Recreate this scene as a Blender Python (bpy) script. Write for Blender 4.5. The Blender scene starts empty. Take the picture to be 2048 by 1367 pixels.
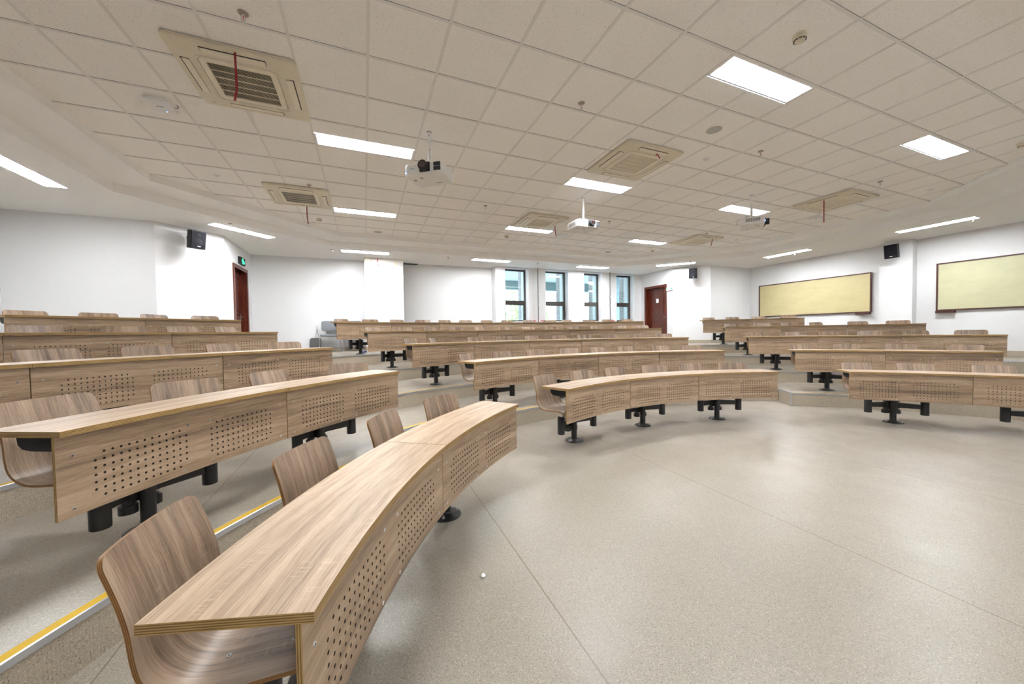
import bpy, bmesh, math, random
from mathutils import Vector, Matrix
random.seed(7)
PI = math.pi
rad = math.radians
sc = bpy.context.scene
COL = sc.collection

# ------------------------------------------------------------------ room figures (metres, floor of the front area at z = 0)
CX, CY = 3.765, -0.337            # centre of the desk arcs
R1, DR = 4.0787, 1.4641           # radius of the first desk row, spacing of the rows
HS = 0.2299                       # rise of one tier
ZC = 3.808                        # tiled ceiling
ZR = 3.708                        # first ledge of the ceiling edge
ZS = 3.563                        # plastered outer ceiling
GX, GY = 0.0835, 3.4293           # one node of the 0.6 m ceiling grid
ROOM = [(-5.6, -3.0), (-5.6, 8.8), (-3.6, 8.8), (-2.77, 9.6), (-2.77, 11.55), (10.1, 11.55), (10.1, 9.6), (10.97, 8.8), (12.95, 8.8), (12.95, -3.0)]

# ------------------------------------------------------------------ mesh builder
class MB:
    def __init__(s):
        s.v = []; s.f = []; s.m = []; s.uv = []
    def vert(s, p): s.v.append(tuple(p)); return len(s.v) - 1
    def face(s, idx, m=0, uv=None):
        s.f.append(tuple(idx)); s.m.append(m); s.uv.append(uv)
    def quad(s, a, b, c, d, m=0, uv=None):
        i = len(s.v); s.v += [tuple(a), tuple(b), tuple(c), tuple(d)]; s.face((i, i+1, i+2, i+3), m, uv)
    def box(s, c, d, m=0, rz=0.0, M=None):
        hx, hy, hz = d[0]/2, d[1]/2, d[2]/2
        i = len(s.v)
        cr, sr = math.cos(rz), math.sin(rz)
        for z in (-hz, hz):
            for x, y in ((-hx, -hy), (hx, -hy), (hx, hy), (-hx, hy)):
                p = Vector((x*cr - y*sr, x*sr + y*cr, z))
                if M is not None: p = M @ Vector((x, y, z))
                s.v.append((p.x + c[0], p.y + c[1], p.z + c[2]))
        for q in ((3, 2, 1, 0), (4, 5, 6, 7), (0, 1, 5, 4), (1, 2, 6, 5), (2, 3, 7, 6), (3, 0, 4, 7)):
            s.face([i + k for k in q], m)
    def bb(s, x0, x1, y0, y1, z0, z1, m=0):
        s.box(((x0+x1)/2, (y0+y1)/2, (z0+z1)/2), (abs(x1-x0), abs(y1-y0), abs(z1-z0)), m)
    def cyl(s, p0, p1, r0, r1=None, n=16, m=0, caps=True):
        if r1 is None: r1 = r0
        p0 = Vector(p0); p1 = Vector(p1); d = (p1 - p0).normalized()
        a = d.orthogonal().normalized(); b = d.cross(a)
        i = len(s.v)
        for p, r in ((p0, r0), (p1, r1)):
            for k in range(n):
                t = 2*PI*k/n
                s.v.append(tuple(p + a*(r*math.cos(t)) + b*(r*math.sin(t))))
        for k in range(n):
            j = (k+1) % n
            s.face((i+k, i+j, i+n+j, i+n+k), m)
        if caps:
            s.face([i+k for k in range(n)][::-1], m); s.face([i+n+k for k in range(n)], m)
    def tube(s, pts, r, n=8, m=0):
        for a, b in zip(pts[:-1], pts[1:]): s.cyl(a, b, r, r, n, m)
    def lathe(s, prof, n=24, m=0, c=(0, 0, 0)):
        # prof: list of (r, z)
        i = len(s.v)
        for r, z in prof:
            for k in range(n):
                t = 2*PI*k/n
                s.v.append((c[0] + r*math.cos(t), c[1] + r*math.sin(t), c[2] + z))
        for j in range(len(prof)-1):
            for k in range(n):
                l = (k+1) % n
                s.face((i+j*n+k, i+j*n+l, i+(j+1)*n+l, i+(j+1)*n+k), m)
        s.face([i+k for k in range(n)][::-1], m)
        s.face([i+(len(prof)-1)*n+k for k in range(n)], m)
    def prism(s, poly, z0, z1, m=0):
        i = len(s.v); n = len(poly)
        for z in (z0, z1):
            for x, y in poly: s.v.append((x, y, z))
        s.face([i+k for k in range(n)][::-1], m); s.face([i+n+k for k in range(n)], m)
        for k in range(n):
            l = (k+1) % n
            s.face((i+k, i+l, i+n+l, i+n+k), m)
    def mesh(s, name, mats, smooth=None, recalc=True):
        me = bpy.data.meshes.new(name)
        me.from_pydata(s.v, [], s.f)
        for mt in (mats if isinstance(mats, (list, tuple)) else [mats]): me.materials.append(mt)
        me.polygons.foreach_set('material_index', s.m)
        if any(u is not None for u in s.uv):
            ul = me.uv_layers.new(name='UVMap')
            for p, u in zip(me.polygons, s.uv):
                if u is not None:
                    for li, t in zip(p.loop_indices, u): ul.data[li].uv = t
        if recalc:
            bm = bmesh.new(); bm.from_mesh(me)
            bmesh.ops.remove_doubles(bm, verts=bm.verts, dist=1e-5)
            bmesh.ops.recalc_face_normals(bm, faces=bm.faces)
            bm.to_mesh(me); bm.free()
        if smooth:
            me.polygons.foreach_set('use_smooth', [True]*len(me.polygons))
            me.set_sharp_from_angle(angle=rad(smooth))
        me.update()
        return me
    def build(s, name, mats, parent=None, smooth=None, recalc=True):
        return inst(name, s.mesh(name, mats, smooth, recalc), parent)

def inst(name, me, parent=None, loc=(0, 0, 0), rz=0.0):
    o = bpy.data.objects.new(name, me); COL.objects.link(o)
    o.location = loc; o.rotation_euler = (0, 0, rz)
    if parent is not None: o.parent = parent
    return o
def tag(o, label, cat, group=None):
    o['label'] = label; o['category'] = cat
    if group: o['group'] = group
    return o
def thing(name, label, cat, loc=(0, 0, 0), rz=0.0, group=None):
    o = bpy.data.objects.new(name, None); COL.objects.link(o)
    o.empty_display_size = 0.1
    o.location = loc; o.rotation_euler = (0, 0, rz)
    return tag(o, label, cat, group)
def struct(o):
    o['kind'] = 'structure'; return o
def copy_tree(o, parent=None):
    c = o.copy(); COL.objects.link(c); c.parent = parent
    for ch in list(o.children): copy_tree(ch, c)
    return c

# ------------------------------------------------------------------ materials
class NT:
    def __init__(s, name):
        s.mat = bpy.data.materials.new(name); s.mat.use_nodes = True
        s.t = s.mat.node_tree; s.n = s.t.nodes; s.l = s.t.links
        s.b = s.n['Principled BSDF']
    def node(s, typ, **kw):
        n = s.n.new(typ)
        for k, v in kw.items(): setattr(n, k, v)
        return n
    def link(s, a, b): s.l.new(a, b)
    def setb(s, **kw):
        for k, v in kw.items(): s.b.inputs[k.replace('_', ' ')].default_value = v
    def math(s, op, a, b=None, c=None):
        n = s.node('ShaderNodeMath', operation=op)
        for i, x in enumerate((a, b, c)):
            if x is None: continue
            if isinstance(x, (int, float)): n.inputs[i].default_value = x
            else: s.link(x, n.inputs[i])
        return n.outputs[0]
    def ramp(s, fac, stops):
        r = s.node('ShaderNodeValToRGB'); e = r.color_ramp.elements
        while len(e) < len(stops): e.new(0.5)
        for k, (p, c) in enumerate(stops):
            e[k].position = p; e[k].color = (c if len(c) == 4 else (*c, 1))
        s.link(fac, r.inputs[0]); return r.outputs[0]
    def mix(s, fac, a, b, typ='MIX'):
        m = s.node('ShaderNodeMixRGB', blend_type=typ)
        for i, x in ((0, fac), (1, a), (2, b)):
            if isinstance(x, (int, float)): m.inputs[i].default_value = x
            elif isinstance(x, tuple): m.inputs[i].default_value = (x if len(x) == 4 else (*x, 1))
            else: s.link(x, m.inputs[i])
        return m.outputs[0]
    def noise(s, vec, scale, detail=4, rough=0.6):
        n = s.node('ShaderNodeTexNoise'); n.inputs['Scale'].default_value = scale
        n.inputs['Detail'].default_value = detail; n.inputs['Roughness'].default_value = rough
        if vec is not None: s.link(vec, n.inputs['Vector'])
        return n
    def mapping(s, vec, scale):
        m = s.node('ShaderNodeMapping'); m.inputs['Scale'].default_value = scale
        s.link(vec, m.inputs['Vector']); return m.outputs[0]
    def bump(s, h, strength=0.2, dist=0.01):
        b = s.node('ShaderNodeBump'); b.inputs['Strength'].default_value = strength; b.inputs['Distance'].default_value = dist
        s.link(h, b.inputs['Height']); s.link(b.outputs[0], s.b.inputs['Normal'])

def plain(name, col, rough=0.5, metal=0.0, spec=0.5, var=0.04):
    t = NT(name); t.setb(Roughness=rough, Metallic=metal)
    t.b.inputs['Specular IOR Level'].default_value = spec
    g = t.node('ShaderNodeTexCoord'); n = t.noise(g.outputs['Object'], 9, 3)
    c0 = tuple(max(0, x*(1-var)) for x in col); c1 = tuple(min(1, x*(1+var)) for x in col)
    t.link(t.ramp(n.outputs[0], [(0.3, c0), (0.7, c1)]), t.b.inputs['Base Color'])
    return t.mat
def emit(name, col, strength):
    t = NT(name); t.setb(Roughness=0.4)
    t.b.inputs['Base Color'].default_value = (*[min(1, c) for c in col], 1)
    t.b.inputs['Emission Color'].default_value = (*col, 1)
    t.b.inputs['Emission Strength'].default_value = strength
    return t.mat

def oak(name, dark, mid, light, rough=0.36, per_obj=True):
    """saw-cut oak laminate, grain along UV u (metres)"""
    t = NT(name); t.setb(Roughness=rough)
    uv = t.node('ShaderNodeTexCoord').outputs['UV']
    oi = t.node('ShaderNodeObjectInfo')
    off = t.node('ShaderNodeVectorMath', operation='SCALE'); off.inputs[0].default_value = (37.0, 19.0, 5.0)
    t.link(oi.outputs['Random'], off.inputs['Scale'])
    add = t.node('ShaderNodeVectorMath', operation='ADD'); t.link(uv, add.inputs[0]); t.link(off.outputs[0], add.inputs[1])
    base = add.outputs[0]
    warp = t.noise(t.mapping(base, (1.6, 5.0, 1)), 1.0, 2)
    wv = t.node('ShaderNodeVectorMath', operation='MULTIPLY_ADD')
    t.link(warp.outputs['Color'], wv.inputs[0]); wv.inputs[1].default_value = (0.03, 0.055, 0); t.link(base, wv.inputs[2])
    broad = t.noise(t.mapping(wv.outputs[0], (1.3, 26, 1)), 1.0, 6, 0.65)
    fine = t.noise(t.mapping(wv.outputs[0], (9, 260, 1)), 1.0, 5, 0.75)
    plank = t.noise(t.mapping(base, (0.25, 7.5, 1)), 1.0, 1)
    f = t.math('ADD', t.math('MULTIPLY', broad.outputs[0], 0.54), t.math('MULTIPLY', fine.outputs[0], 0.50))
    f = t.math('ADD', f, t.math('MULTIPLY', t.math('SUBTRACT', plank.outputs[0], 0.5), 0.34))
    col = t.ramp(f, [(0.37, dark), (0.50, mid), (0.63, light)])
    saw = t.noise(t.mapping(base, (170, 9, 1)), 1.0, 2, 0.5)
    mask = t.noise(t.mapping(base, (4.5, 14, 1)), 1.0, 2, 0.5)
    sm = t.math('MULTIPLY', t.math('GREATER_THAN', saw.outputs[0], 0.60), t.ramp(mask.outputs[0], [(0.60, (0, 0, 0)), (0.68, (1, 1, 1))]))
    col = t.mix(t.math('MULTIPLY', sm, 0.28), col, tuple(min(1, c*1.35) for c in light))
    t.link(col, t.b.inputs['Base Color'])
    t.bump(fine.outputs[0], 0.12, 0.0015)
    return t.mat
def ply(name, c0, c1, layers=170.0):
    """edge of plywood: layers stacked along UV v (metres)"""
    t = NT(name); t.setb(Roughness=0.5)
    uv = t.node('ShaderNodeTexCoord').outputs['UV']
    sp = t.node('ShaderNodeSeparateXYZ'); t.link(uv, sp.inputs[0])
    w = t.math('SINE', t.math('MULTIPLY', sp.outputs[1], layers*2*PI))
    n = t.noise(t.mapping(uv, (12, 90, 1)), 1.0, 3)
    f = t.math('ADD', t.math('MULTIPLY', w, 0.32), n.outputs[0])
    t.link(t.ramp(f, [(0.28, c0), (0.62, c1)]), t.b.inputs['Base Color'])
    return t.mat

M_OAK = oak('oak_laminate', (0.125, 0.083, 0.050), (0.272, 0.184, 0.113), (0.405, 0.295, 0.198), rough=0.42)
M_OAKC = oak('oak_chair_veneer', (0.088, 0.056, 0.035), (0.205, 0.139, 0.091), (0.335, 0.243, 0.168), rough=0.36)
M_PLY = ply('plywood_edge', (0.13, 0.072, 0.02), (0.37, 0.235, 0.085))
M_PLYC = ply('chair_plywood_edge', (0.11, 0.045, 0.011), (0.28, 0.14, 0.045), 260)
M_BLACK = plain('black_powder_coat', (0.012, 0.012, 0.013), 0.42)
M_BLACKP = plain('black_plastic', (0.014, 0.014, 0.016), 0.55, 0, 0.25)
M_HOLE = plain('hole_painted_shade', (0.035, 0.022, 0.013), 0.8)  # hole walls coloured near-black to stand for the shade inside the holes
M_STEEL = plain('bright_steel', (0.62, 0.62, 0.62), 0.28, 1.0)
M_ALU = plain('aluminium_nosing', (0.66, 0.69, 0.74), 0.32, 0.85)
M_YELLOW = plain('yellow_grip_strip', (0.46, 0.285, 0.006), 0.65)
M_SEATWHITE = plain('white_plastic', (0.80, 0.80, 0.79), 0.4)
M_BEIGE = plain('aged_ivory_plastic', (0.66, 0.60, 0.47), 0.45)
M_IVORY = plain('ivory_plastic', (0.74, 0.68, 0.55), 0.42)
M_DARK = plain('dark_slot_and_shadow', (0.012, 0.012, 0.012), 0.8)
M_GREYP = plain('grey_plastic', (0.30, 0.30, 0.30), 0.5)
M_RED = plain('red_ribbon', (0.22, 0.008, 0.014), 0.6)
M_REDV = plain('red_enamel', (0.62, 0.02, 0.02), 0.4)
M_WALL = plain('white_wall_paint', (0.70, 0.705, 0.712), 0.75, 0, 0.3, 0.008)
M_SOFF = plain('white_ceiling_paint', (0.92, 0.918, 0.905), 0.8, 0, 0.25, 0.008)
M_GRID = plain('ceiling_grid_metal', (0.79, 0.775, 0.75), 0.5, 0, 0.3, 0.01)
M_MAHOG = None
M_LAMP = emit('fluorescent_glow', (0.965, 0.985, 1.015), 182.0)
M_LAMPS = emit('soffit_lamp_glow', (0.965, 0.985, 1.015), 112.0)
M_BAND = emit('band_painted_glow', (0.95, 0.985, 1.03), 12.0)  # reflector band: the tubes' light on it is put in as emission
M_LAMPR = plain('lamp_reflector', (0.88, 0.88, 0.88), 0.3)
M_LOUV = plain('louver_metal', (0.72, 0.74, 0.75), 0.25, 0.6)
M_GREEN = emit('green_sign_glow', (0.03, 0.9, 0.30), 2.0)
M_BLUE = emit('blue_led', (0.15, 0.4, 1.0), 6.0)
M_LENS = plain('lens_glass', (0.03, 0.012, 0.01), 0.05, 0, 0.8)
M_FRAME = plain('bronze_window_frame', (0.035, 0.027, 0.024), 0.4)

def mahogany():
    t = NT('mahogany'); t.setb(Roughness=0.25)
    co = t.node('ShaderNodeTexCoord').outputs['Object']
    n = t.noise(t.mapping(co, (30, 30, 2.2)), 1.0, 5)
    t.link(t.ramp(n.outputs[0], [(0.3, (0.045, 0.009, 0.005)), (0.7, (0.125, 0.024, 0.011))]), t.b.inputs['Base Color'])
    return t.mat
M_MAHOG = mahogany()

def terrazzo(name, base, seams=True, chips=1.0):
    t = NT(name); t.setb(Roughness=0.34)
    t.b.inputs['Specular IOR Level'].default_value = 0.45
    pos = t.node('ShaderNodeNewGeometry').outputs['Position']
    col = base
    cloud = t.noise(pos, 1.3, 4)
    c = t.ramp(cloud.outputs[0], [(0.3, tuple(x*0.955 for x in base)), (0.7, tuple(min(1, x*1.03) for x in base))])
    for scale, lo, thr, tone in ((175, 0.74, 0.42, tuple(min(1, x*1.55) for x in base)), (190, 0.80, 0.36, (0.075, 0.055, 0.035)), (210, 0.62, 0.38, tuple(x*0.66 for x in base))):
        v = t.node('ShaderNodeTexVoronoi'); v.inputs['Scale'].default_value = scale
        t.link(pos, v.inputs['Vector'])
        sp = t.node('ShaderNodeSeparateColor'); t.link(v.outputs['Color'], sp.inputs[0])
        m = t.math('MULTIPLY', t.math('GREATER_THAN', sp.outputs[0], lo), t.math('LESS_THAN', v.outputs['Distance'], thr))
        c = t.mix(t.math('MULTIPLY', m, 0.85*chips), c, tone)
    if seams:
        sx = t.node('ShaderNodeSeparateXYZ'); t.link(pos, sx.inputs[0])
        u = t.math('DIVIDE', t.math('ADD', sx.outputs[0], 20*1.885 - 0.845), 1.885)
        d = t.math('ABSOLUTE', t.math('SUBTRACT', t.math('FRACT', t.math('ADD', u, 0.5)), 0.5))
        m = t.math('LESS_THAN', d, 0.0019)
        c = t.mix(t.math('MULTIPLY', m, 0.85), c, (0.12, 0.09, 0.055))
    # scuffs and stains with a shape of their own
    sn = t.noise(t.mapping(pos, (2.2, 0.9, 1)), 1.0, 6, 0.75)
    c = t.mix(t.math('MULTIPLY', t.ramp(sn.outputs[0], [(0.66, (0, 0, 0)), (0.74, (1, 1, 1))]), 0.10), c, (0.25, 0.21, 0.16))
    t.link(c, t.b.inputs['Base Color'])
    rn = t.noise(pos, 3.0, 3)
    t.link(t.ramp(rn.outputs[0], [(0.3, (0.28,)*3), (0.7, (0.40,)*3)]), t.b.inputs['Roughness'])
    return t.mat
M_FLOOR = terrazzo('terrazzo_vinyl', (0.252, 0.224, 0.184))
M_RISER = terrazzo('terrazzo_riser', (0.40, 0.345, 0.27), False)

def tile_mat():
    t = NT('mineral_fibre_tile'); t.setb(Roughness=0.9)
    t.b.inputs['Specular IOR Level'].default_value = 0.15
    pos = t.node('ShaderNodeNewGeometry').outputs['Position']
    n = t.noise(pos, 1.1, 2)
    c = t.ramp(n.outputs[0], [(0.3, (0.925, 0.905, 0.875)), (0.7, (0.945, 0.925, 0.895))])
    v = t.node('ShaderNodeTexVoronoi'); v.inputs['Scale'].default_value = 95; t.link(pos, v.inputs['Vector'])
    sp = t.node('ShaderNodeSeparateColor'); t.link(v.outputs['Color'], sp.inputs[0])
    m = t.math('MULTIPLY', t.math('GREATER_THAN', sp.outputs[0], 0.55), t.math('LESS_THAN', v.outputs['Distance'], 0.19))
    n2 = t.noise(pos, 150, 2)
    c = t.mix(t.math('MULTIPLY', m, 0.75), c, (0.26, 0.22, 0.17))
    c = t.mix(0.10, c, n2.outputs['Color'], 'SOFT_LIGHT')
    t.link(c, t.b.inputs['Base Color'])
    t.bump(n2.outputs[0], 0.15, 0.003)
    return t.mat
M_TILE = tile_mat()

def stained_wall():
    t = NT('taped_column_paint'); t.setb(Roughness=0.75)
    pos = t.node('ShaderNodeNewGeometry').outputs['Position']
    sz = t.node('ShaderNodeSeparateXYZ'); t.link(pos, sz.inputs[0])
    n = t.noise(t.mapping(pos, (5, 5, 3)), 1.0, 3)
    hi = t.ramp(t.math('DIVIDE', sz.outputs[2], 4.0), [(0.76, (0, 0, 0)), (0.82, (1, 1, 1))])
    m = t.math('MULTIPLY', t.ramp(n.outputs[0], [(0.52, (0, 0, 0)), (0.60, (1, 1, 1))]), hi)
    t.link(t.mix(t.math('MULTIPLY', m, 0.55), (0.74, 0.74, 0.745), (0.69, 0.61, 0.40)), t.b.inputs['Base Color'])
    return t.mat
M_STAIN = stained_wall()

def board_mat(name, col):
    t = NT(name); t.setb(Roughness=0.42)
    co = t.node('ShaderNodeTexCoord').outputs['Object']
    n = t.noise(t.mapping(co, (1, 1.2, 3)), 1.6, 6, 0.7)
    t.link(t.ramp(n.outputs[0], [(0.30, tuple(c*0.90 for c in col)), (0.52, col), (0.75, tuple(min(1, c*1.05) for c in col))]), t.b.inputs['Base Color'])
    return t.mat
M_BOARD1 = board_mat('cream_yellow_board', (0.50, 0.435, 0.235))
M_BOARD2 = board_mat('pale_green_yellow_board', (0.49, 0.485, 0.31))

def fabric(name, col):
    t = NT(name); t.setb(Roughness=0.9)
    co = t.node('ShaderNodeTexCoord').outputs['Object']
    n = t.noise(co, 120, 3, 0.8)
    t.link(t.ramp(n.outputs[0], [(0.35, tuple(c*0.72 for c in col)), (0.65, tuple(c*1.2 for c in col))]), t.b.inputs['Base Color'])
    return t.mat
M_FAB = fabric('grey_tweed', (0.17, 0.182, 0.20))

def brick_mat():
    t = NT('grey_brick'); t.setb(Roughness=0.8)
    co = t.node('ShaderNodeNewGeometry').outputs['Position']
    sx = t.node('ShaderNodeSeparateXYZ'); t.link(co, sx.inputs[0])
    cb = t.node('ShaderNodeCombineXYZ')
    t.link(t.math('ADD', sx.outputs[0], sx.outputs[1]), cb.inputs[0]); t.link(sx.outputs[2], cb.inputs[1])
    b = t.node('ShaderNodeTexBrick'); t.link(cb.outputs[0], b.inputs['Vector'])
    b.inputs['Scale'].default_value = 1.0; b.inputs['Brick Width'].default_value = 0.24; b.inputs['Row Height'].default_value = 0.075; b.inputs['Mortar Size'].default_value = 0.008
    b.inputs['Color1'].default_value = (0.42, 0.38, 0.36, 1); b.inputs['Color2'].default_value = (0.33, 0.30, 0.29, 1); b.inputs['Mortar'].default_value = (0.16, 0.15, 0.15, 1)
    t.link(b.outputs[0], t.b.inputs['Base Color'])
    return t.mat
M_BRICK = brick_mat()
M_CANOPY = plain('grey_green_canopy', (0.20, 0.27, 0.26), 0.7)
M_SLABP = plain('pale_slab', (0.45, 0.48, 0.50), 0.8)
M_LEAF = plain('sunlit_leaves', (0.16, 0.36, 0.07), 0.6, 0, 0.3, 0.5)
M_BARK = plain('bark', (0.13, 0.09, 0.06), 0.9, 0, 0.2, 0.3)
M_GROUND = plain('pale_paving', (0.55, 0.56, 0.52), 0.9)
def glass_mat():
    t = NT('window_glass')
    m = t.mat; n = t.n; l = t.l
    out = n['Material Output']
    tr = n.new('ShaderNodeBsdfTransparent'); tr.inputs[0].default_value = (0.86, 0.95, 0.98, 1)
    gl = n.new('ShaderNodeBsdfGlossy'); gl.inputs['Roughness'].default_value = 0.03
    mx = n.new('ShaderNodeMixShader'); mx.inputs[0].default_value = 0.06
    l.new(tr.outputs[0], mx.inputs[1]); l.new(gl.outputs[0], mx.inputs[2]); l.new(mx.outputs[0], out.inputs['Surface'])
    return m
M_GLASS = glass_mat()
M_PROJ = plain('projector_white_plastic', (0.74, 0.73, 0.71), 0.4)

# ------------------------------------------------------------------ camera
f_px, yaw, pitch, roll = 718.17122, 0.38922, -0.02565, -0.01511
fw = Vector((math.sin(yaw)*math.cos(pitch), math.cos(yaw)*math.cos(pitch), math.sin(pitch)))
rt = Vector((math.cos(yaw), -math.sin(yaw), 0)); up = rt.cross(fw)
r2 = rt*math.cos(roll) + up*math.sin(roll); u2 = up*math.cos(roll) - rt*math.sin(roll)
cam = bpy.data.cameras.new('camera'); cam.sensor_width = 36; cam.lens = f_px*36/2048; cam.clip_start = 0.05; cam.clip_end = 200
co = bpy.data.objects.new('camera', cam); COL.objects.link(co)
co.matrix_world = Matrix(((r2.x, u2.x, -fw.x, 0), (r2.y, u2.y, -fw.y, 0), (r2.z, u2.z, -fw.z, 1.37), (0, 0, 0, 1)))
sc.camera = co

# ------------------------------------------------------------------ room shell
def pol(A, r): return (CX + r*math.sin(A), CY + r*math.cos(A))
def room_r(A):
    dx, dy = math.sin(A), math.cos(A); best = 99
    P = ROOM
    for (x0, y0), (x1, y1) in zip(P, P[1:] + P[:1]):
        ex, ey = x1-x0, y1-y0; den = dx*ey - dy*ex
        if abs(den) < 1e-9: continue
        t = ((x0-CX)*ey - (y0-CY)*ex)/den; u = ((x0-CX)*dy - (y0-CY)*dx)/den
        if t > 0 and -1e-6 <= u <= 1+1e-6: best = min(best, t)
    return best

mb = MB(); mb.bb(-5.6, 12.95, -3.0, 11.55, -0.12, 0.0)
struct(mb.build('floor', M_FLOOR))
AMAX = rad(86)
SR = [None, 5.43, 6.90, 8.38, 9.86]            # radius of each riser
def rin(k, A):
    a = abs(math.degrees(A))
    if k == 1 and 27.6 < a < 36.6: return 5.87   # the first step is set back in both aisles
    return SR[k]
def azlist(k):
    L = [rad(-86 + 0.75*i) for i in range(int(172/0.75)+1)] + [AMAX]
    if k == 1:
        for s in (-1, 1):
            for b in (27.6, 36.6): L += [rad(s*b - 0.001), rad(s*b + 0.001)]
    return sorted(set(L))
for k in (1, 2, 3, 4):
    mb = MB(); zt = k*HS; L = azlist(k)
    for a, b in zip(L[:-1], L[1:]):
        ra, rb = rin(k, a), rin(k, b)
        if k < 4: oa, ob = min(SR[k+1] + 0.02, room_r(a)), min(SR[k+1] + 0.02, room_r(b))
        else: oa, ob = room_r(a), room_r(b)
        if oa <= ra + 0.01 or ob <= rb + 0.01: continue
        p, q, r_, s_ = pol(a, ra), pol(b, rb), pol(b, ob), pol(a, oa)
        mb.quad((*p, zt), (*q, zt), (*r_, zt), (*s_, zt), 0)
        mb.quad((*p, 0.0), (*q, 0.0), (*q, zt), (*p, zt), 1)
    struct(mb.build('floor', [M_FLOOR, M_RISER], None, None, True))
# step nosings: aluminium edge with a yellow grip strip
tn = 0
def nosing(k, a0, a1, rfun=None, n=None):
    global tn
    tn += 1
    zt = k*HS; n = n or max(2, int(abs(a1-a0)/rad(1.0)))
    mb, my = MB(), MB()
    A = [a0 + (a1-a0)*i/n for i in range(n+1)]
    r = rfun or (lambda a: SR[k])
    for a, b in zip(A[:-1], A[1:]):
        ra, rb = r(a), r(b)
        def ring(off0, z0, off1, z1, B, m=0):
            B.quad((*pol(a, ra+off0), z0), (*pol(b, rb+off0), z0), (*pol(b, rb+off1), z1), (*pol(a, ra+off1), z1), m)
        ring(-0.006, zt-0.028, -0.006, zt+0.002, mb); ring(-0.006, zt+0.002, 0.004, zt+0.003, mb)
        ring(0.048, zt+0.003, 0.054, zt+0.0005, mb); ring(-0.006, zt-0.028, 0.0, zt-0.028, mb)
        ring(0.004, zt+0.003, 0.048, zt+0.003, my)
    o = mb.build('trim_%d' % tn, M_ALU, None, 30); struct(o)
    my.build('grip_strip', M_YELLOW, o)
for s in (-1, 1):
    e = sorted((s*rad(36.6), s*AMAX)); nosing(1, *e)
    e = sorted((s*rad(27.6), s*rad(36.6))); nosing(1, *e, rfun=lambda a: 5.87)
    for deg in (27.6, 36.6):                   # side faces of the set-back step
        tn += 1
        mb = MB(); A = s*rad(deg); p, q = pol(A, 5.43), pol(A, 5.87)
        d = Vector((q[0]-p[0], q[1]-p[1], 0)).normalized(); sd = (1 if deg < 30 else -1)*s
        nrm = Vector((math.cos(A), -math.sin(A), 0))*sd
        c = ((p[0]+q[0])/2 - nrm.x*0.014, (p[1]+q[1])/2 - nrm.y*0.014, HS - 0.0125)
        mb.box(c, (0.44, 0.036, 0.031), 0, math.atan2(d.y, d.x))
        mb.box((p[0] - nrm.x*0.006 , p[1] - nrm.y*0.006, HS/2), (0.022, 0.022, HS), 0, math.atan2(d.y, d.x))
        struct(mb.build('trim_%d' % tn, M_ALU))
nosing(1, -rad(27.6), rad(27.6))
for k in (2, 3, 4):
    lim = {2: 80, 3: 72, 4: 62}[k]
    nosing(k, -rad(lim), rad(lim))

# walls
def wall(name, a, b, z0, z1, openings=(), th=0.22, mat=None, parent=None):
    ax, ay = a; bx, by = b; L = math.hypot(bx-ax, by-ay); ux, uy = (bx-ax)/L, (by-ay)/L
    nx, ny = -uy, ux                            # outward = left of a->b
    ss = sorted({0, L} | {s for o in openings for s in o[:2]}); zz = sorted({z0, z1} | {z for o in openings for z in o[2:]})
    mb = MB()
    for s0, s1 in zip(ss[:-1], ss[1:]):
        for c0, c1 in zip(zz[:-1], zz[1:]):
            if any(o[0] <= s0 and s1 <= o[1] and o[2] <= c0 and c1 <= o[3] for o in openings): continue
            sm = (s0+s1)/2
            mb.box((ax+ux*sm+nx*th/2, ay+uy*sm+ny*th/2, (c0+c1)/2), (s1-s0, th, c1-c0), 0, math.atan2(uy, ux))
    o = mb.build(name, mat or M_WALL, parent, None, False); struct(o); return o
W = ROOM
wall('wall_left', (-5.6, -3.22), (-5.6, 9.02), -0.1, ZS+0.1)
wall('wall_left_return', W[1], W[2], 0, ZS+0.1)
wall('wall_left_pier', W[2], W[3], 0, ZS+0.1)
wall('wall_left_door', W[3], W[4], 0, ZS+0.1, [(0.52, 1.58, 4*HS, 3.06)])
wall('wall_back', (-2.99, 11.55), (10.32, 11.55), 0, ZS+0.1, [(a+2.99, b+2.99, 1.70, 3.53) for a, b in ((4.36, 5.21), (5.87, 6.78), (7.45, 8.24), (8.90, 9.74))])
wall('wall_right_door', W[5], W[6], 0, ZS+0.1, [(0.60, 1.66, 4*HS, 3.02)])
wall('wall_right_pier', W[6], W[7], 0, ZS+0.1)
wall('wall_right_return', W[7], W[8], 0, ZS+0.1)
wall('wall_right', (12.95, 9.02), (12.95, -3.22), -0.1, ZS+0.1)
wall('wall_front', (12.95, -3.0), (-5.6, -3.0), -0.1, ZS+0.1)
# window bay: inner lining wall that makes the deep window niches
wall('wall_back_bay', (4.02, 11.15), (10.10, 11.15), 0, ZS+0.02, [(a-4.02, b-4.02, 1.70, 3.53) for a, b in ((4.36, 5.21), (5.87, 6.78), (7.45, 8.24), (8.90, 9.74))], th=0.40)
mb = MB(); mb.bb(0.04, 1.10, 11.02, 11.56, 4*HS, ZS+0.01); struct(mb.build('wall_back_column', M_STAIN))
mb = MB(); mb.bb(12.73, 12.96, 4.54, 5.17, 2*HS, ZS+0.01); struct(mb.build('wall_right_column', M_WALL))

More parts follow.
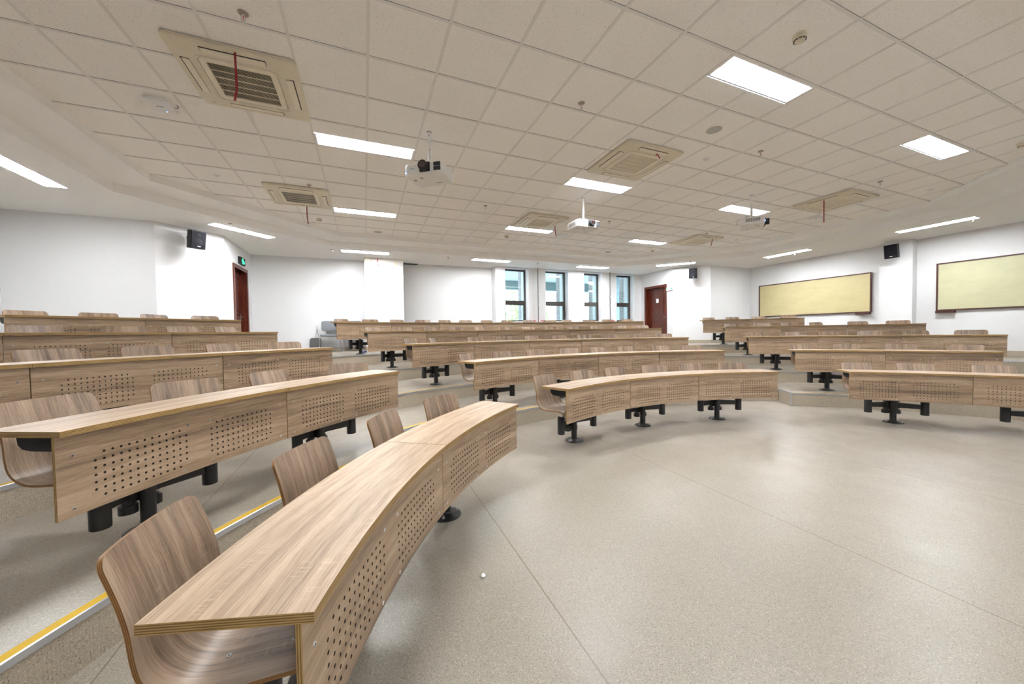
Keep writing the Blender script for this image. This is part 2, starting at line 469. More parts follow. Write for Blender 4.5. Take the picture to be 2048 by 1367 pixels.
# baseboards, terrazzo
def base(name, a, b, z0, h=0.11):
    ax, ay = a; bx, by = b; L = math.hypot(bx-ax, by-ay); ux, uy = (bx-ax)/L, (by-ay)/L
    mb = MB(); mb.box(((ax+bx)/2+uy*0.006, (ay+by)/2-ux*0.006, z0+h/2), (L, 0.012, h), 0, math.atan2(uy, ux))
    struct(mb.build(name, M_RISER))
Z4 = 4*HS
base('baseboard_left_return', W[1], W[2], Z4); base('baseboard_left_pier', W[2], W[3], Z4)
base('baseboard_left_door', W[3], (-2.77, 10.05), Z4)
base('baseboard_back', (-2.77, 11.55), (0.04, 11.55), Z4); base('baseboard_back_column', (0.04, 11.02), (1.10, 11.02), Z4); base('baseboard_back_right', (1.1, 11.55), (4.02, 11.55), Z4)
base('baseboard_back_bay', (4.02, 11.15), (10.1, 11.15), Z4)
base('baseboard_right_pier', W[6], W[7], Z4); base('baseboard_right_return', W[7], W[8], Z4)
base('baseboard_right', (12.95, 8.8), (12.95, 5.17), Z4); base('baseboard_right_front', (12.95, 4.54), (12.95, 2.2), 3*HS, 0.13)

# ceiling: tiles, grid, two ledges, outer plastered part
O1 = [(-2.9, 3.44), (-2.9, 7.03), (-0.51, 9.41), (7.86, 9.41), (10.26, 7.02), (10.26, 3.44), (7.86, 1.04), (-0.51, 1.04)]
O2 = [(-3.42, 3.21), (-3.42, 7.25), (-0.73, 9.96), (8.09, 9.96), (10.79, 7.24), (10.79, 3.21), (8.09, 0.49), (-0.73, 0.49)]
TROFF = [(c, r) for r in (7.0, 2.5, -2.0) for c in (-1, 5, 11)]     # grid column of the left end, grid row of the near edge
mb = MB()
for i in range(-7, 20):
    for j2 in range(-12, 24):
        x0, y0 = GX + 0.6*i, GY + 0.3*j2
        if any(c <= i < c+2 and abs(j2/2 - r) < 0.01 for c, r in TROFF): continue
        mb.quad((x0, y0, ZC), (x0+0.6, y0, ZC), (x0+0.6, y0+0.3, ZC), (x0, y0+0.3, ZC))
cl = mb.build('ceiling', M_TILE); struct(cl)
mb = MB()
def inside(x, y): return -3.2 < x < 10.55 and 0.8 < y < 9.7
for i in range(-6, 19):
    x = GX + 0.6*i; y = 0.8
    ys = [0.8, 9.7]
    for c, r in TROFF:                          # the bar stops at a lamp that spans it
        if i == c+1: ys += [GY+0.6*r, GY+0.6*r+0.3]
    ys.sort()
    for a, b in zip(ys[::2], ys[1::2]): mb.bb(x-0.012, x+0.012, a, b, ZC-0.006, ZC+0.004)
for j in range(-5, 11):
    y = GY + 0.6*j
    mb.bb(-3.2, 10.55, y-0.012, y+0.012, ZC-0.0065, ZC+0.004)
mb.build('ceiling_grid', M_GRID, cl, None, False)
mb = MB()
for j in range(-5, 11):                         # dark strip painting a shadow line along each main bar
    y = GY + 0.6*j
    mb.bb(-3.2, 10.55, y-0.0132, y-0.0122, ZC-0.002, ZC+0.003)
mb.build('painted_shadow_line', M_DARK, cl, None, False)
mb = MB()
for P, za, zb in ((O1, ZR, ZC+0.02), (O2, ZS, ZR)):
    for a, b in zip(P, P[1:] + P[:1]): mb.quad((*a, za), (*b, za), (*b, zb), (*a, zb))
for a, b, c, d in zip(O1, O1[1:] + O1[:1], O2[1:] + O2[:1], O2): mb.quad((*a, ZR), (*b, ZR), (*c, ZR), (*d, ZR))
struct(mb.build('ceiling_ledge', M_SOFF, None, None, True))
bm = bmesh.new()
es = []
for P in (ROOM, O2):
    vs = [bm.verts.new((x, y, ZS)) for x, y in P]
    for a, b in zip(vs, vs[1:] + vs[:1]): es.append(bm.edges.new((a, b)))
bmesh.ops.triangle_fill(bm, use_beauty=True, use_dissolve=False, edges=es)
for fc in bm.faces:
    if fc.normal.z > 0: fc.normal_flip()
me = bpy.data.meshes.new('ceiling'); bm.to_mesh(me); bm.free(); me.materials.append(M_SOFF)
struct(inst('ceiling', me))

# ------------------------------------------------------------------ doors
def door(n, x, ya, yb, ztop, sgn, handle_y, recess=0.13, notice=False):
    """door in a wall of constant x; sgn = direction of the room (+1 / -1)"""
    y0, y1 = min(ya, yb), max(ya, yb); zb = Z4
    mb = MB(); w = 0.085
    for p in ((y0-0.02, y0+w-0.02, zb, ztop+0.02), (y1-w+0.02, y1+0.02, zb, ztop+0.02), (y0+w-0.02, y1-w+0.02, ztop-w+0.02, ztop+0.02)):
        mb.bb(x+sgn*0.022, x-sgn*0.0, p[0], p[1], p[2], p[3])
    for p in ((y0, y0+0.03, zb, ztop), (y1-0.03, y1, zb, ztop), (y0+0.03, y1-0.03, ztop-0.03, ztop)):   # jamb lining
        mb.bb(x-sgn*0.0005, x-sgn*0.21, p[0], p[1], p[2], p[3])
    for p in ((y0+0.03, y0+0.055, zb, ztop-0.03), (y1-0.055, y1-0.03, zb, ztop-0.03), (y0+0.055, y1-0.055, ztop-0.055, ztop-0.03)):
        mb.bb(x-sgn*(recess-0.03), x-sgn*recess, p[0], p[1], p[2], p[3])
    d = mb.build('door_%d' % n, M_MAHOG, None, None, False); struct(d)
    ml = MB(); xl = x - sgn*recess; a, b, t = y0+0.03, y1-0.03, ztop-0.03
    ml.bb(xl, xl-sgn*0.045, a, b, zb+0.005, t)
    st = 0.13
    for z0, z1 in ((zb+0.22, zb+0.86), (zb+1.02, t-0.15)):
        e = 0.035                                # raised moulding round each panel, then a fielded centre
        for q in ((a+st, a+st+e, z0, z1), (b-st-e, b-st, z0, z1), (a+st+e, b-st-e, z0, z0+e), (a+st+e, b-st-e, z1-e, z1)):
            ml.bb(xl+sgn*0.022, xl-sgn*0.001, *q)
        ml.bb(xl+sgn*0.012, xl-sgn*0.001, a+st+e+0.05, b-st-e-0.05, z0+e+0.05, z1-e-0.05)
    lf = ml.build('door_leaf', M_MAHOG, d, None, False)
    mh = MB(); hz = zb+0.95
    mh.cyl((xl, handle_y, hz), (xl+sgn*0.055, handle_y, hz), 0.011)
    dy = 0.11 if handle_y < (a+b)/2 else -0.11
    mh.cyl((xl+sgn*0.05, handle_y, hz), (xl+sgn*0.05, handle_y+dy, hz), 0.010)
    mh.bb(xl, xl+sgn*0.006, handle_y-0.022, handle_y+0.022, hz-0.10, hz+0.09)
    mh.build('handle', M_STEEL, lf, 40)
    if notice:
        mn = MB(); mn.bb(xl+sgn*0.022, xl+sgn*0.026, 10.37, 10.49, 2.41, 2.56)
        o = mn.build('notice', M_SEATWHITE, lf); o['label'] = 'white paper notice'
door(1, -2.77, 10.12, 11.18, 3.06, 1, 11.07)
door(2, 10.1, 9.89, 10.95, 3.02, -1, 9.98, notice=True)

# ------------------------------------------------------------------ windows
WIN = [(4.36, 5.21), (5.87, 6.78), (7.45, 8.24), (8.90, 9.74)]
for n, (a, b) in enumerate(WIN):
    z0, z1, y = 1.70, 3.53, 11.42
    mb = MB(); w = 0.055
    mb.bb(a, a+w, y-0.03, y+0.04, z0, z1); mb.bb(b-w, b, y-0.03, y+0.04, z0, z1)
    mb.bb(a+w, b-w, y-0.03, y+0.04, z1-w, z1); mb.bb(a+w, b-w, y-0.03, y+0.04, z0, z0+w)
    mb.bb(a+w, b-w, y-0.032, y+0.04, 2.36, 2.47)
    wo = mb.build('window_%d' % (n+1), M_FRAME, None, None, False); struct(wo)
    ms = MB(); q = 0.045
    for p in ((a+w, a+w+q, z0+w, 2.36), (b-w-q, b-w, z0+w, 2.36), (a+w+q, b-w-q, z0+w, z0+w+q), (a+w+q, b-w-q, 2.36-q, 2.36)):
        ms.bb(p[0], p[1], y-0.045, y+0.02, p[2], p[3])
    sa = ms.build('opening_sash', M_FRAME, wo, None, False)
    mh = MB(); mh.bb(b-w-0.03, b-w-0.01, y-0.075, y-0.045, 2.02, 2.14); mh.build('window_handle', M_FRAME, sa)
    mg = MB(); mg.bb(a+w+q, b-w-q, y+0.0, y+0.006, z0+w+q, 2.36-q); mg.build('pane', M_GLASS, sa)
    mg = MB(); mg.bb(a+w, b-w, y+0.0, y+0.006, 2.47, z1-w); mg.build('pane', M_GLASS, wo)
# outside: brick piers, roof slab, canopy edge, ground and trees
xs = [3.2] + [v for ab in WIN for v in ab] + [11.6]
pn = ['grey brick pier outside, left of the first window', 'grey brick pier outside between the first and second windows', 'grey brick pier outside between the second and third windows', 'grey brick pier outside between the third and fourth windows', 'grey brick pier outside, right of the last window']
for i in range(5):
    mb = MB(); mb.bb(xs[2*i]-(0.0), xs[2*i+1]+0.0, 11.78, 12.04, 0.2, 4.2)
    tag(mb.build('brick_pier', M_BRICK), pn[i], 'pier', 'brick piers outside the windows')
mb = MB(); mb.bb(2.5, 24, 12.04, 17.5, 4.05, 4.3)
tag(mb.build('roof_overhang', M_SLABP), 'pale roof overhang outside above the windows', 'roof')
mb = MB(); mb.bb(2.5, 24, 17.2, 17.6, 3.62, 4.05)
tag(mb.build('canopy_beam', M_CANOPY), 'grey green beam along the overhang outside the windows', 'beam')
mb = MB(); mb.bb(-20, 60, 11.78, 60, -0.6, -0.5); struct(mb.build('ground', M_GROUND))
mb = MB(); mb.bb(11.1, 26, 14.2, 14.6, -0.5, 4.05)
tag(mb.build('courtyard_wall', plain('blue_grey_cladding', (0.20, 0.33, 0.40), 0.6)), 'blue grey wall outside, seen through the rightmost window', 'wall')
def tree(x, y, h, r, label):
    rnd = random.Random(int(x*10))
    t = thing('tree', label, 'tree', (x, y, -0.5), 0, 'trees outside the windows')
    mt = MB(); mt.cyl((0, 0, 0), (0.1, 0, h*0.5), 0.14, 0.09, 8); mt.cyl((0.1, 0, h*0.5), (-0.3, 0.1, h*0.8), 0.07, 0.03, 6); mt.cyl((0.1, 0, h*0.45), (0.6, 0.1, h*0.75), 0.06, 0.03, 6)
    mt.build('trunk', M_BARK, t, 40)
    ml = MB()
    for i in range(1500):
        a = rnd.uniform(0, 2*PI); u = rnd.uniform(-1, 1); q = r*rnd.uniform(0.35, 1)**0.6
        s = math.sqrt(1-u*u); c = Vector((q*s*math.cos(a), q*s*math.sin(a), h*0.62 + q*u*1.15))
        e1 = Vector((rnd.gauss(0, 1), rnd.gauss(0, 1), rnd.gauss(0, 1))).normalized(); e2 = e1.orthogonal().normalized()
        l = rnd.uniform(0.09, 0.17)
        ml.quad(c-e1*l, c+e2*l*0.45, c+e1*l, c-e2*l*0.45)
    o = ml.build('crown', M_LEAF, t, None, False); o['kind'] = 'stuff'
tree(7.6, 22, 5.2, 2.5, 'leafy green tree outside, seen through the leftmost window')
tree(11.4, 24, 4.2, 1.4, 'small leafy tree outside, seen low in the second window')
tree(19.5, 21.5, 4.6, 1.6, 'leafy tree outside beyond the rightmost windows')

# ------------------------------------------------------------------ ceiling lights
def lamp_meshes(L, Wd, depth, glow):
    fr = MB(); t = 0.018
    for p in ((-L/2, L/2, -Wd/2, -Wd/2+t), (-L/2, L/2, Wd/2-t, Wd/2), (-L/2, -L/2+t, -Wd/2+t, Wd/2-t), (L/2-t, L/2, -Wd/2+t, Wd/2-t)):
        fr.bb(p[0], p[1], p[2], p[3], -0.006, max(0.0005, depth))
    fr.bb(-L/2, L/2, -Wd/2, Wd/2, depth, depth+0.004) if depth > 0.01 else None
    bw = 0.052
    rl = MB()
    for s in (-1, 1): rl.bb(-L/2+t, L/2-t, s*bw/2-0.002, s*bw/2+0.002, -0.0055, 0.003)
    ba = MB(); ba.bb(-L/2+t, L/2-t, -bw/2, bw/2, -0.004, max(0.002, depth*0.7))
    sw = (Wd-2*t-bw)/2
    tu = MB(); tu.bb(-L/2+t+0.004, L/2-t-0.004, -sw/2+0.004, sw/2-0.004, max(-0.003, depth-0.022), max(0.0, depth-0.012))
    lv = MB()
    n = 20
    if depth > 0.01:
        for i in range(n+1):
            x = -L/2+t+0.01 + (L-2*t-0.02)*i/n
            lv.bb(x-0.0012, x+0.0012, -sw/2+0.002, sw/2-0.002, 0.004, depth-0.024)
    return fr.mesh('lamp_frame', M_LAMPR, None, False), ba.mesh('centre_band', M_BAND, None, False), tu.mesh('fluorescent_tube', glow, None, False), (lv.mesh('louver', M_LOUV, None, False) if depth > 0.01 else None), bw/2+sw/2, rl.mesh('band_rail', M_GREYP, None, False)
LM = lamp_meshes(1.176, 0.276, 0.055, M_LAMP)
LS = lamp_meshes(1.20, 0.27, 0.0, M_LAMPS)
def lamp(x, y, z, rz, label, K, group):
    t = thing('ceiling_light', label, 'ceiling light', (x, y, z), rz, group)
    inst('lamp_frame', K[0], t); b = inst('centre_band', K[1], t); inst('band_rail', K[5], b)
    for s in (-1, 1):
        inst('fluorescent_tube', K[2], t, (0, s*K[4], 0))
        if K[3]: inst('louver', K[3], t, (0, s*K[4], 0))
    return t
cn = {-1: 'left', 5: 'middle', 11: 'right'}; rn = {7.0: 'farthest', 2.5: 'middle', -2.0: 'nearest'}
LTX = {(-1, 7.0): 'small far tiled-ceiling light just right of the second left air conditioner', (5, 7.0): 'far tiled-ceiling light under the middle back air conditioner', (11, 7.0): 'far tiled-ceiling light left of the back right air conditioner',
       (-1, 2.5): 'bright ceiling light beside the pole of the leftmost projector', (5, 2.5): 'bright ceiling light in front of the middle projector pole', (11, 2.5): 'ceiling light right behind the pole of the right projector',
       (-1, -2.0): 'ceiling light overhead to the left, above the frame', (5, -2.0): 'largest ceiling light with a visible silver louver, near the smoke detector', (11, -2.0): 'square-looking bright ceiling light at far upper right'}
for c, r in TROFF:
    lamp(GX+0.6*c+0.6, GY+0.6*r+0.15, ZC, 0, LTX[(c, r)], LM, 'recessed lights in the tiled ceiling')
SL = [(-4.05, 6.72, PI/2, 'long light in the plastered ceiling at the left picture edge'), (-2.27, 9.06, PI/4, 'angled plastered-ceiling light right of the left wall speaker'), (0.08, 10.33, 0, 'light in the plastered ceiling above the taped column'),
      (3.6, 10.33, 0, 'light in the plastered ceiling left of the first window'), (7.27, 10.35, 0, 'light in the plastered ceiling above the third window'), (9.62, 9.03, -PI/4, 'angled plastered-ceiling light above the right door'),
      (11.5, 6.73, PI/2, 'light in the plastered ceiling above the farther yellow board'), (11.5, 3.77, PI/2, 'light in the plastered ceiling beside the right wall speaker')]
for x, y, rz, lb in SL: lamp(x, y, ZS, rz, lb, LS, 'lights in the plastered outer ceiling')
for x, lb in ((0.6, 'added fill light behind the camera, leftmost'), (4.2, 'added fill light behind the camera, second from left'), (7.6, 'added fill light behind the camera, third from left'), (10.9, 'added fill light behind the camera, rightmost')):
    lamp(x, -1.9, ZS, 0, lb, LS, 'lights in the plastered outer ceiling')  # unseen lamps added to brighten the desk fronts and the ceiling
lamp(-4.1, 3.77, ZS, PI/2, 'plastered-ceiling light left of the picture edge', LS, 'lights in the plastered outer ceiling')

# ------------------------------------------------------------------ air conditioners
def rrect(h, r, n=6):
    P = []
    for cx_, cy_, a0 in ((h-r, h-r, 0), (-(h-r), h-r, 90), (-(h-r), -(h-r), 180), (h-r, -(h-r), 270)):
        for i in range(n+1):
            a = rad(a0 + 90*i/n); P.append((cx_ + r*math.cos(a), cy_ + r*math.sin(a)))
    return P
def loft(mb, loops, m=0):
    n = len(loops[0]); i = len(mb.v)
    for L in loops: mb.v += [tuple(p) for p in L]
    for j in range(len(loops)-1):
        for k in range(n):
            l = (k+1) % n
            mb.face((i+j*n+k, i+j*n+l, i+(j+1)*n+l, i+(j+1)*n+k), m)
def ac_proto():
    t = thing('air_conditioner', 'x', 'air conditioner')
    mb = MB()
    loft(mb, [[(x, y, z) for x, y in rrect(h, r)] for h, r, z in ((0.474, 0.04, 0.0), (0.474, 0.04, -0.012), (0.468, 0.04, -0.014), (0.468, 0.04, -0.019), (0.474, 0.04, -0.021), (0.470, 0.04, -0.030), (0.455, 0.035, -0.034), (0.325, 0.06, -0.040), (0.316, 0.06, -0.040), (0.316, 0.06, -0.036), (0.312, 0.06, -0.036), (0.312, 0.06, -0.040), (0.298, 0.06, -0.040), (0.297, 0.06, -0.012))])
    mb.build('panel', M_BEIGE, t, 35)
    g = MB()
    loft(g, [[(x, y, z) for x, y in rrect(h, r)] for h, r, z in ((0.292, 0.05, -0.012), (0.292, 0.05, -0.038), (0.288, 0.05, -0.041), (0.240, 0.01, -0.041), (0.240, 0.01, -0.030))])
    for i in range(6):
        y = -0.240 + 0.480*i/5
        if 0 < i < 5: g.bb(-0.240, 0.240, y-0.0022, y+0.0022, -0.041, -0.033)
    n = 42
    for i in range(n):
        x = -0.240 + 0.480*(i+0.5)/n
        g.box((x, 0, -0.035), (0.0100, 0.480, 0.0012), 0, 0, Matrix.Rotation(rad(50), 3, 'Y'))
    gr = g.build('intake_grille', M_IVORY, t, 35)
    d = MB(); d.bb(-0.243, 0.243, -0.243, 0.243, -0.020, -0.016); d.bb(-0.296, 0.296, -0.296, 0.296, -0.014, -0.011); d.build('filter', M_DARK, gr)
    for k in range(4):
        M = Matrix.Rotation(k*PI/2, 4, 'Z')
        s = MB(); s.bb(-0.235, 0.235, 0.345, 0.422, -0.0385, -0.030)
        o = s.build('air_outlet', M_DARK, t, None, False); o.rotation_euler.z = k*PI/2
        s = MB(); s.box((0, 0.386, -0.041), (0.46, 0.055, 0.006), 0, 0, Matrix.Rotation(rad(6), 3, 'X'))
        s.build('louver_blade', M_IVORY, o, None, False)
    lg = MB(); lg.bb(-0.40, -0.36, 0.40, 0.405, -0.0375, -0.034); lg.build('badge', M_GREYP, t)
    return t
acp = ac_proto()
ACS = [(-0.98, 4.18, 'largest ceiling air conditioner, upper left, with a dark slatted grille'), (-0.98, 7.23, 'ceiling air conditioner at left, beside the far left ceiling light'),
       (3.63, 4.16, 'ceiling air conditioner right of centre, in front of the middle projector'), (3.63, 7.11, 'small ceiling air conditioner left behind the middle projector'),
       (8.40, 4.07, 'ceiling air conditioner at right, above the right wall speaker'), (8.37, 7.15, 'smallest ceiling air conditioner, between the middle and right projectors')]
for i, (x, y, lb) in enumerate(ACS):
    o = acp if i == 0 else copy_tree(acp)
    o.location = (x, y, ZC - 0.0062); o['label'] = lb; o['group'] = 'ceiling cassette air conditioners'
# red ribbons tied to the outlets
def ribbon(pts, w, label):
    mb = MB()
    for (a, b) in zip(pts[:-1], pts[1:]):
        a = Vector(a); b = Vector(b); e = Vector((math.cos(yaw), -math.sin(yaw), 0))*w/2
        t = Vector((math.sin(yaw), math.cos(yaw), 0))*0.0008
        mb.quad(a-e-t, a+e-t, b+e-t, b-e-t); mb.quad(a-e+t, b-e+t, b+e+t, a+e+t)
        mb.quad(a-e-t, b-e-t, b-e+t, a-e+t); mb.quad(a+e-t, a+e+t, b+e+t, b+e-t)
    tag(mb.build('ribbon', M_RED, None, None, True), label, 'ribbon', 'red ribbons on the air conditioners')
za = ZC-0.042
ribbon([(-0.955, 3.735, za+0.006), (-0.955, 3.735, za-0.06), (-0.952, 3.735, za-0.18), (-0.95, 3.735, za-0.30), (-0.968, 3.735, za-0.40)], 0.020, 'dark red ribbon hanging over the largest air conditioner')
ribbon([(-0.93, 7.62, za), (-0.93, 7.62, za-0.18), (-0.915, 7.62, za-0.33)], 0.018, 'red ribbon hanging below the second left air conditioner')
ribbon([(3.69, 3.79, za-0.04), (3.72, 3.79, za-0.005), (3.745, 3.79, za-0.04), (3.765, 3.79, za-0.07)], 0.014, 'short bent red ribbon on the central air conditioner')
ribbon([(4.02, 7.15, za), (4.02, 7.15, za-0.12), (4.05, 7.15, za-0.24)], 0.018, 'thin red ribbon left of the middle projector')
ribbon([(8.02, 4.05, za), (8.02, 4.05, za-0.20), (8.02, 4.05, za-0.42)], 0.022, 'long red ribbon under the right air conditioner')
ribbon([(8.52, 6.78, za), (8.50, 6.78, za-0.10), (8.46, 6.78, za-0.20)], 0.018, 'red ribbon on the smallest air conditioner')

# ------------------------------------------------------------------ small ceiling fittings
def spr_proto():
    t = thing('sprinkler_head', 'x', 'sprinkler')
    m = MB(); m.lathe([(0.036, 0.0), (0.036, -0.003), (0.026, -0.010), (0.014, -0.011)], 20); m.build('escutcheon', plain('brass_chrome', (0.35, 0.30, 0.26), 0.3, 0.9), t, 40)
    m = MB(); m.cyl((0, 0, -0.010), (0, 0, -0.026), 0.010, 0.008, 10)
    for s in (-1, 1): m.tube([(s*0.008, 0, -0.022), (s*0.015, 0, -0.036), (s*0.013, 0, -0.050), (0, 0, -0.060)], 0.0026, 6)
    m.build('frame_arms', M_STEEL, t, 40)
    m = MB(); m.cyl((0, 0, -0.026), (0, 0, -0.055), 0.0028, 0.0028, 8); m.build('glass_bulb', M_REDV, t, 40)
    m = MB(); m.lathe([(0.017, -0.060), (0.017, -0.062)], 14); m.build('deflector', M_STEEL, t, 40)
    return t
sp = spr_proto()
SPR = [(-0.79, 3.32, ZC, 'sprinkler head in front of the largest air conditioner, upper left'), (2.20, 3.31, ZC, 'sprinkler head in the tiled ceiling at upper centre'), (-0.77, 6.66, ZC, 'sprinkler head just in front of the second left air conditioner'),
       (2.20, 6.60, ZC, 'sprinkler head between the leftmost and middle projectors'), (5.09, 3.31, ZC, 'sprinkler head right of the round ceiling speaker'), (8.05, 3.27, ZC, 'sprinkler head in front of the right air conditioner'),
       (5.08, 6.59, ZC, 'sprinkler head right of the middle projector'), (8.05, 6.57, ZC, 'sprinkler head by the smallest air conditioner'),
       (-2.35, 8.54, ZS, 'plastered-ceiling sprinkler near the left wall speaker'), (-0.71, 10.26, ZS, 'plastered-ceiling sprinkler left of the taped column'), (2.27, 10.26, ZS, 'plastered-ceiling sprinkler right of the taped column'),
       (5.13, 10.26, ZS, 'plastered-ceiling sprinkler between the first two windows'), (7.98, 10.16, ZS, 'plastered-ceiling sprinkler between the last two windows'), (9.74, 8.53, ZS, 'plastered-ceiling sprinkler above the middle wall speaker'),
       (11.58, 6.55, ZS, 'plastered-ceiling sprinkler above the farther yellow board'), (11.55, 3.25, ZS, 'plastered-ceiling sprinkler at the right picture edge')]
for i, (x, y, z, lb) in enumerate(SPR):
    o = sp if i == 0 else copy_tree(sp); o.location = (x, y, z - (0.0 if z == ZS else 0.0)); o['label'] = lb; o['group'] = 'sprinkler heads'
def smoke_proto():
    t = thing('smoke_detector', 'x', 'smoke detector')
    m = MB(); m.lathe([(0.052, 0.0), (0.052, -0.018), (0.049, -0.022)], 28); m.build('mounting_base', M_BEIGE, t, 35)
    m = MB(); m.lathe([(0.050, -0.022), (0.047, -0.036), (0.036, -0.043), (0.035, -0.052), (0.028, -0.056)], 28); m.build('sensor_head', M_BEIGE, t, 35)
    m = MB()
    for k in range(10):
        a = 2*PI*k/10; m.box((0.0415*math.cos(a), 0.0415*math.sin(a), -0.0445), (0.006, 0.018, 0.004), 0, a)
    m.build('vent_slots', M_DARK, t)
    return t
sm = smoke_proto()
for i, (x, y, lb) in enumerate([(3.41, 1.90, 'large round ivory smoke detector above the louvered light'), (8.23, 1.90, 'ivory smoke detector cut by the right picture edge'), (-0.82, 8.50, 'ivory smoke detector under the second left air conditioner'), (3.36, 8.44, 'tiny smoke detector below the middle far light'), (8.14, 8.50, 'tiny smoke detector below the smallest air conditioner')]):
    o = sm if i == 0 else copy_tree(sm); o.location = (x, y, ZC); o['label'] = lb; o['group'] = 'smoke detectors'
def cspk_proto():
    t = thing('ceiling_speaker', 'x', 'ceiling speaker')
    m = MB(); m.lathe([(0.098, 0.0), (0.098, -0.004), (0.088, -0.007)], 36); m.build('rim', M_IVORY, t, 35)
    m = MB(); m.lathe([(0.088, -0.006), (0.086, -0.0085), (0.02, -0.0095)], 36); m.build('grille', plain('grey_speaker_mesh', (0.40, 0.39, 0.38), 0.5), t, 35)
    m = MB(); m.box((0, 0, -0.0105), (0.035, 0.005, 0.002)); m.build('badge', M_GREYP, t)
    return t
cs = cspk_proto()
for i, (x, y, lb) in enumerate([(4.0, 3.16, 'large round ceiling speaker with a grey grille, upper right'), (0.36, 9.13, 'far round ceiling speaker above the taped column'), (6.99, 9.13, 'far round ceiling speaker above the windows')]):
    o = cs if i == 0 else copy_tree(cs); o.location = (x, y, ZC); o['label'] = lb; o['group'] = 'round ceiling speakers'
for x, y, lb in [(4.58, 3.74, 'small white round ceiling sensor right of the central air conditioner'), (9.39, 3.14, 'small white ceiling sensor at the far right ledge'), (-2.01, 6.74, 'small white ceiling sensor left of the second left air conditioner'), (4.59, 8.55, 'small white ceiling sensor below the middle projector'), (9.41, 6.77, 'small white ceiling sensor right of the smallest air conditioner')]:
    t = thing('motion_sensor', lb, 'ceiling sensor', (x, y, ZC), 0, 'small ceiling sensors')
    m = MB(); m.lathe([(0.045, 0), (0.045, -0.006), (0.036, -0.010)], 24); m.build('rim', M_SEATWHITE, t, 35)
    m = MB(); m.lathe([(0.028, -0.010), (0.022, -0.020), (0.010, -0.026)], 20); m.build('sensor_dome', M_SEATWHITE, t, 50)
for x, y, rz, lb in [(-1.90, 4.86, rad(-3), 'white wireless access point with a blue light, upper left ceiling'), (9.22, 4.80, rad(4), 'white wireless access point below the right air conditioner'), (4.63, 7.85, rad(2), 'white wireless access point left behind the middle projector')]:
    t = thing('access_point', lb, 'access point', (x, y, ZC), rz, 'wireless access points')
    m = MB(); m.bb(-0.09, 0.09, -0.09, 0.09, -0.022, 0.0); m.build('bracket', M_SEATWHITE, t)
    m = MB(); loft(m, [[(a, b, z) for a, b in rrect(h, 0.02)] for h, z in ((0.088, -0.020), (0.112, -0.030), (0.112, -0.042), (0.106, -0.048))]); m.face([len(m.v)-28+k for k in range(28)]); m.build('case', M_SEATWHITE, t, 40)
    m = MB(); m.cyl((0.02, 0.085, -0.048), (0.02, 0.085, -0.050), 0.004, 0.004, 8); m.build('status_light', M_BLUE, t)
    m = MB(); m.bb(-0.03, 0.03, -0.008, 0.008, -0.0492, -0.0478); m.build('badge', M_GREYP, t)
    m = MB(); m.tube([(0.10, 0.02, -0.03), (0.135, 0.025, -0.028), (0.145, 0.02, -0.012), (0.13, 0.02, -0.0)], 0.004, 6); m.build('cable', M_GREYP, t, 40)

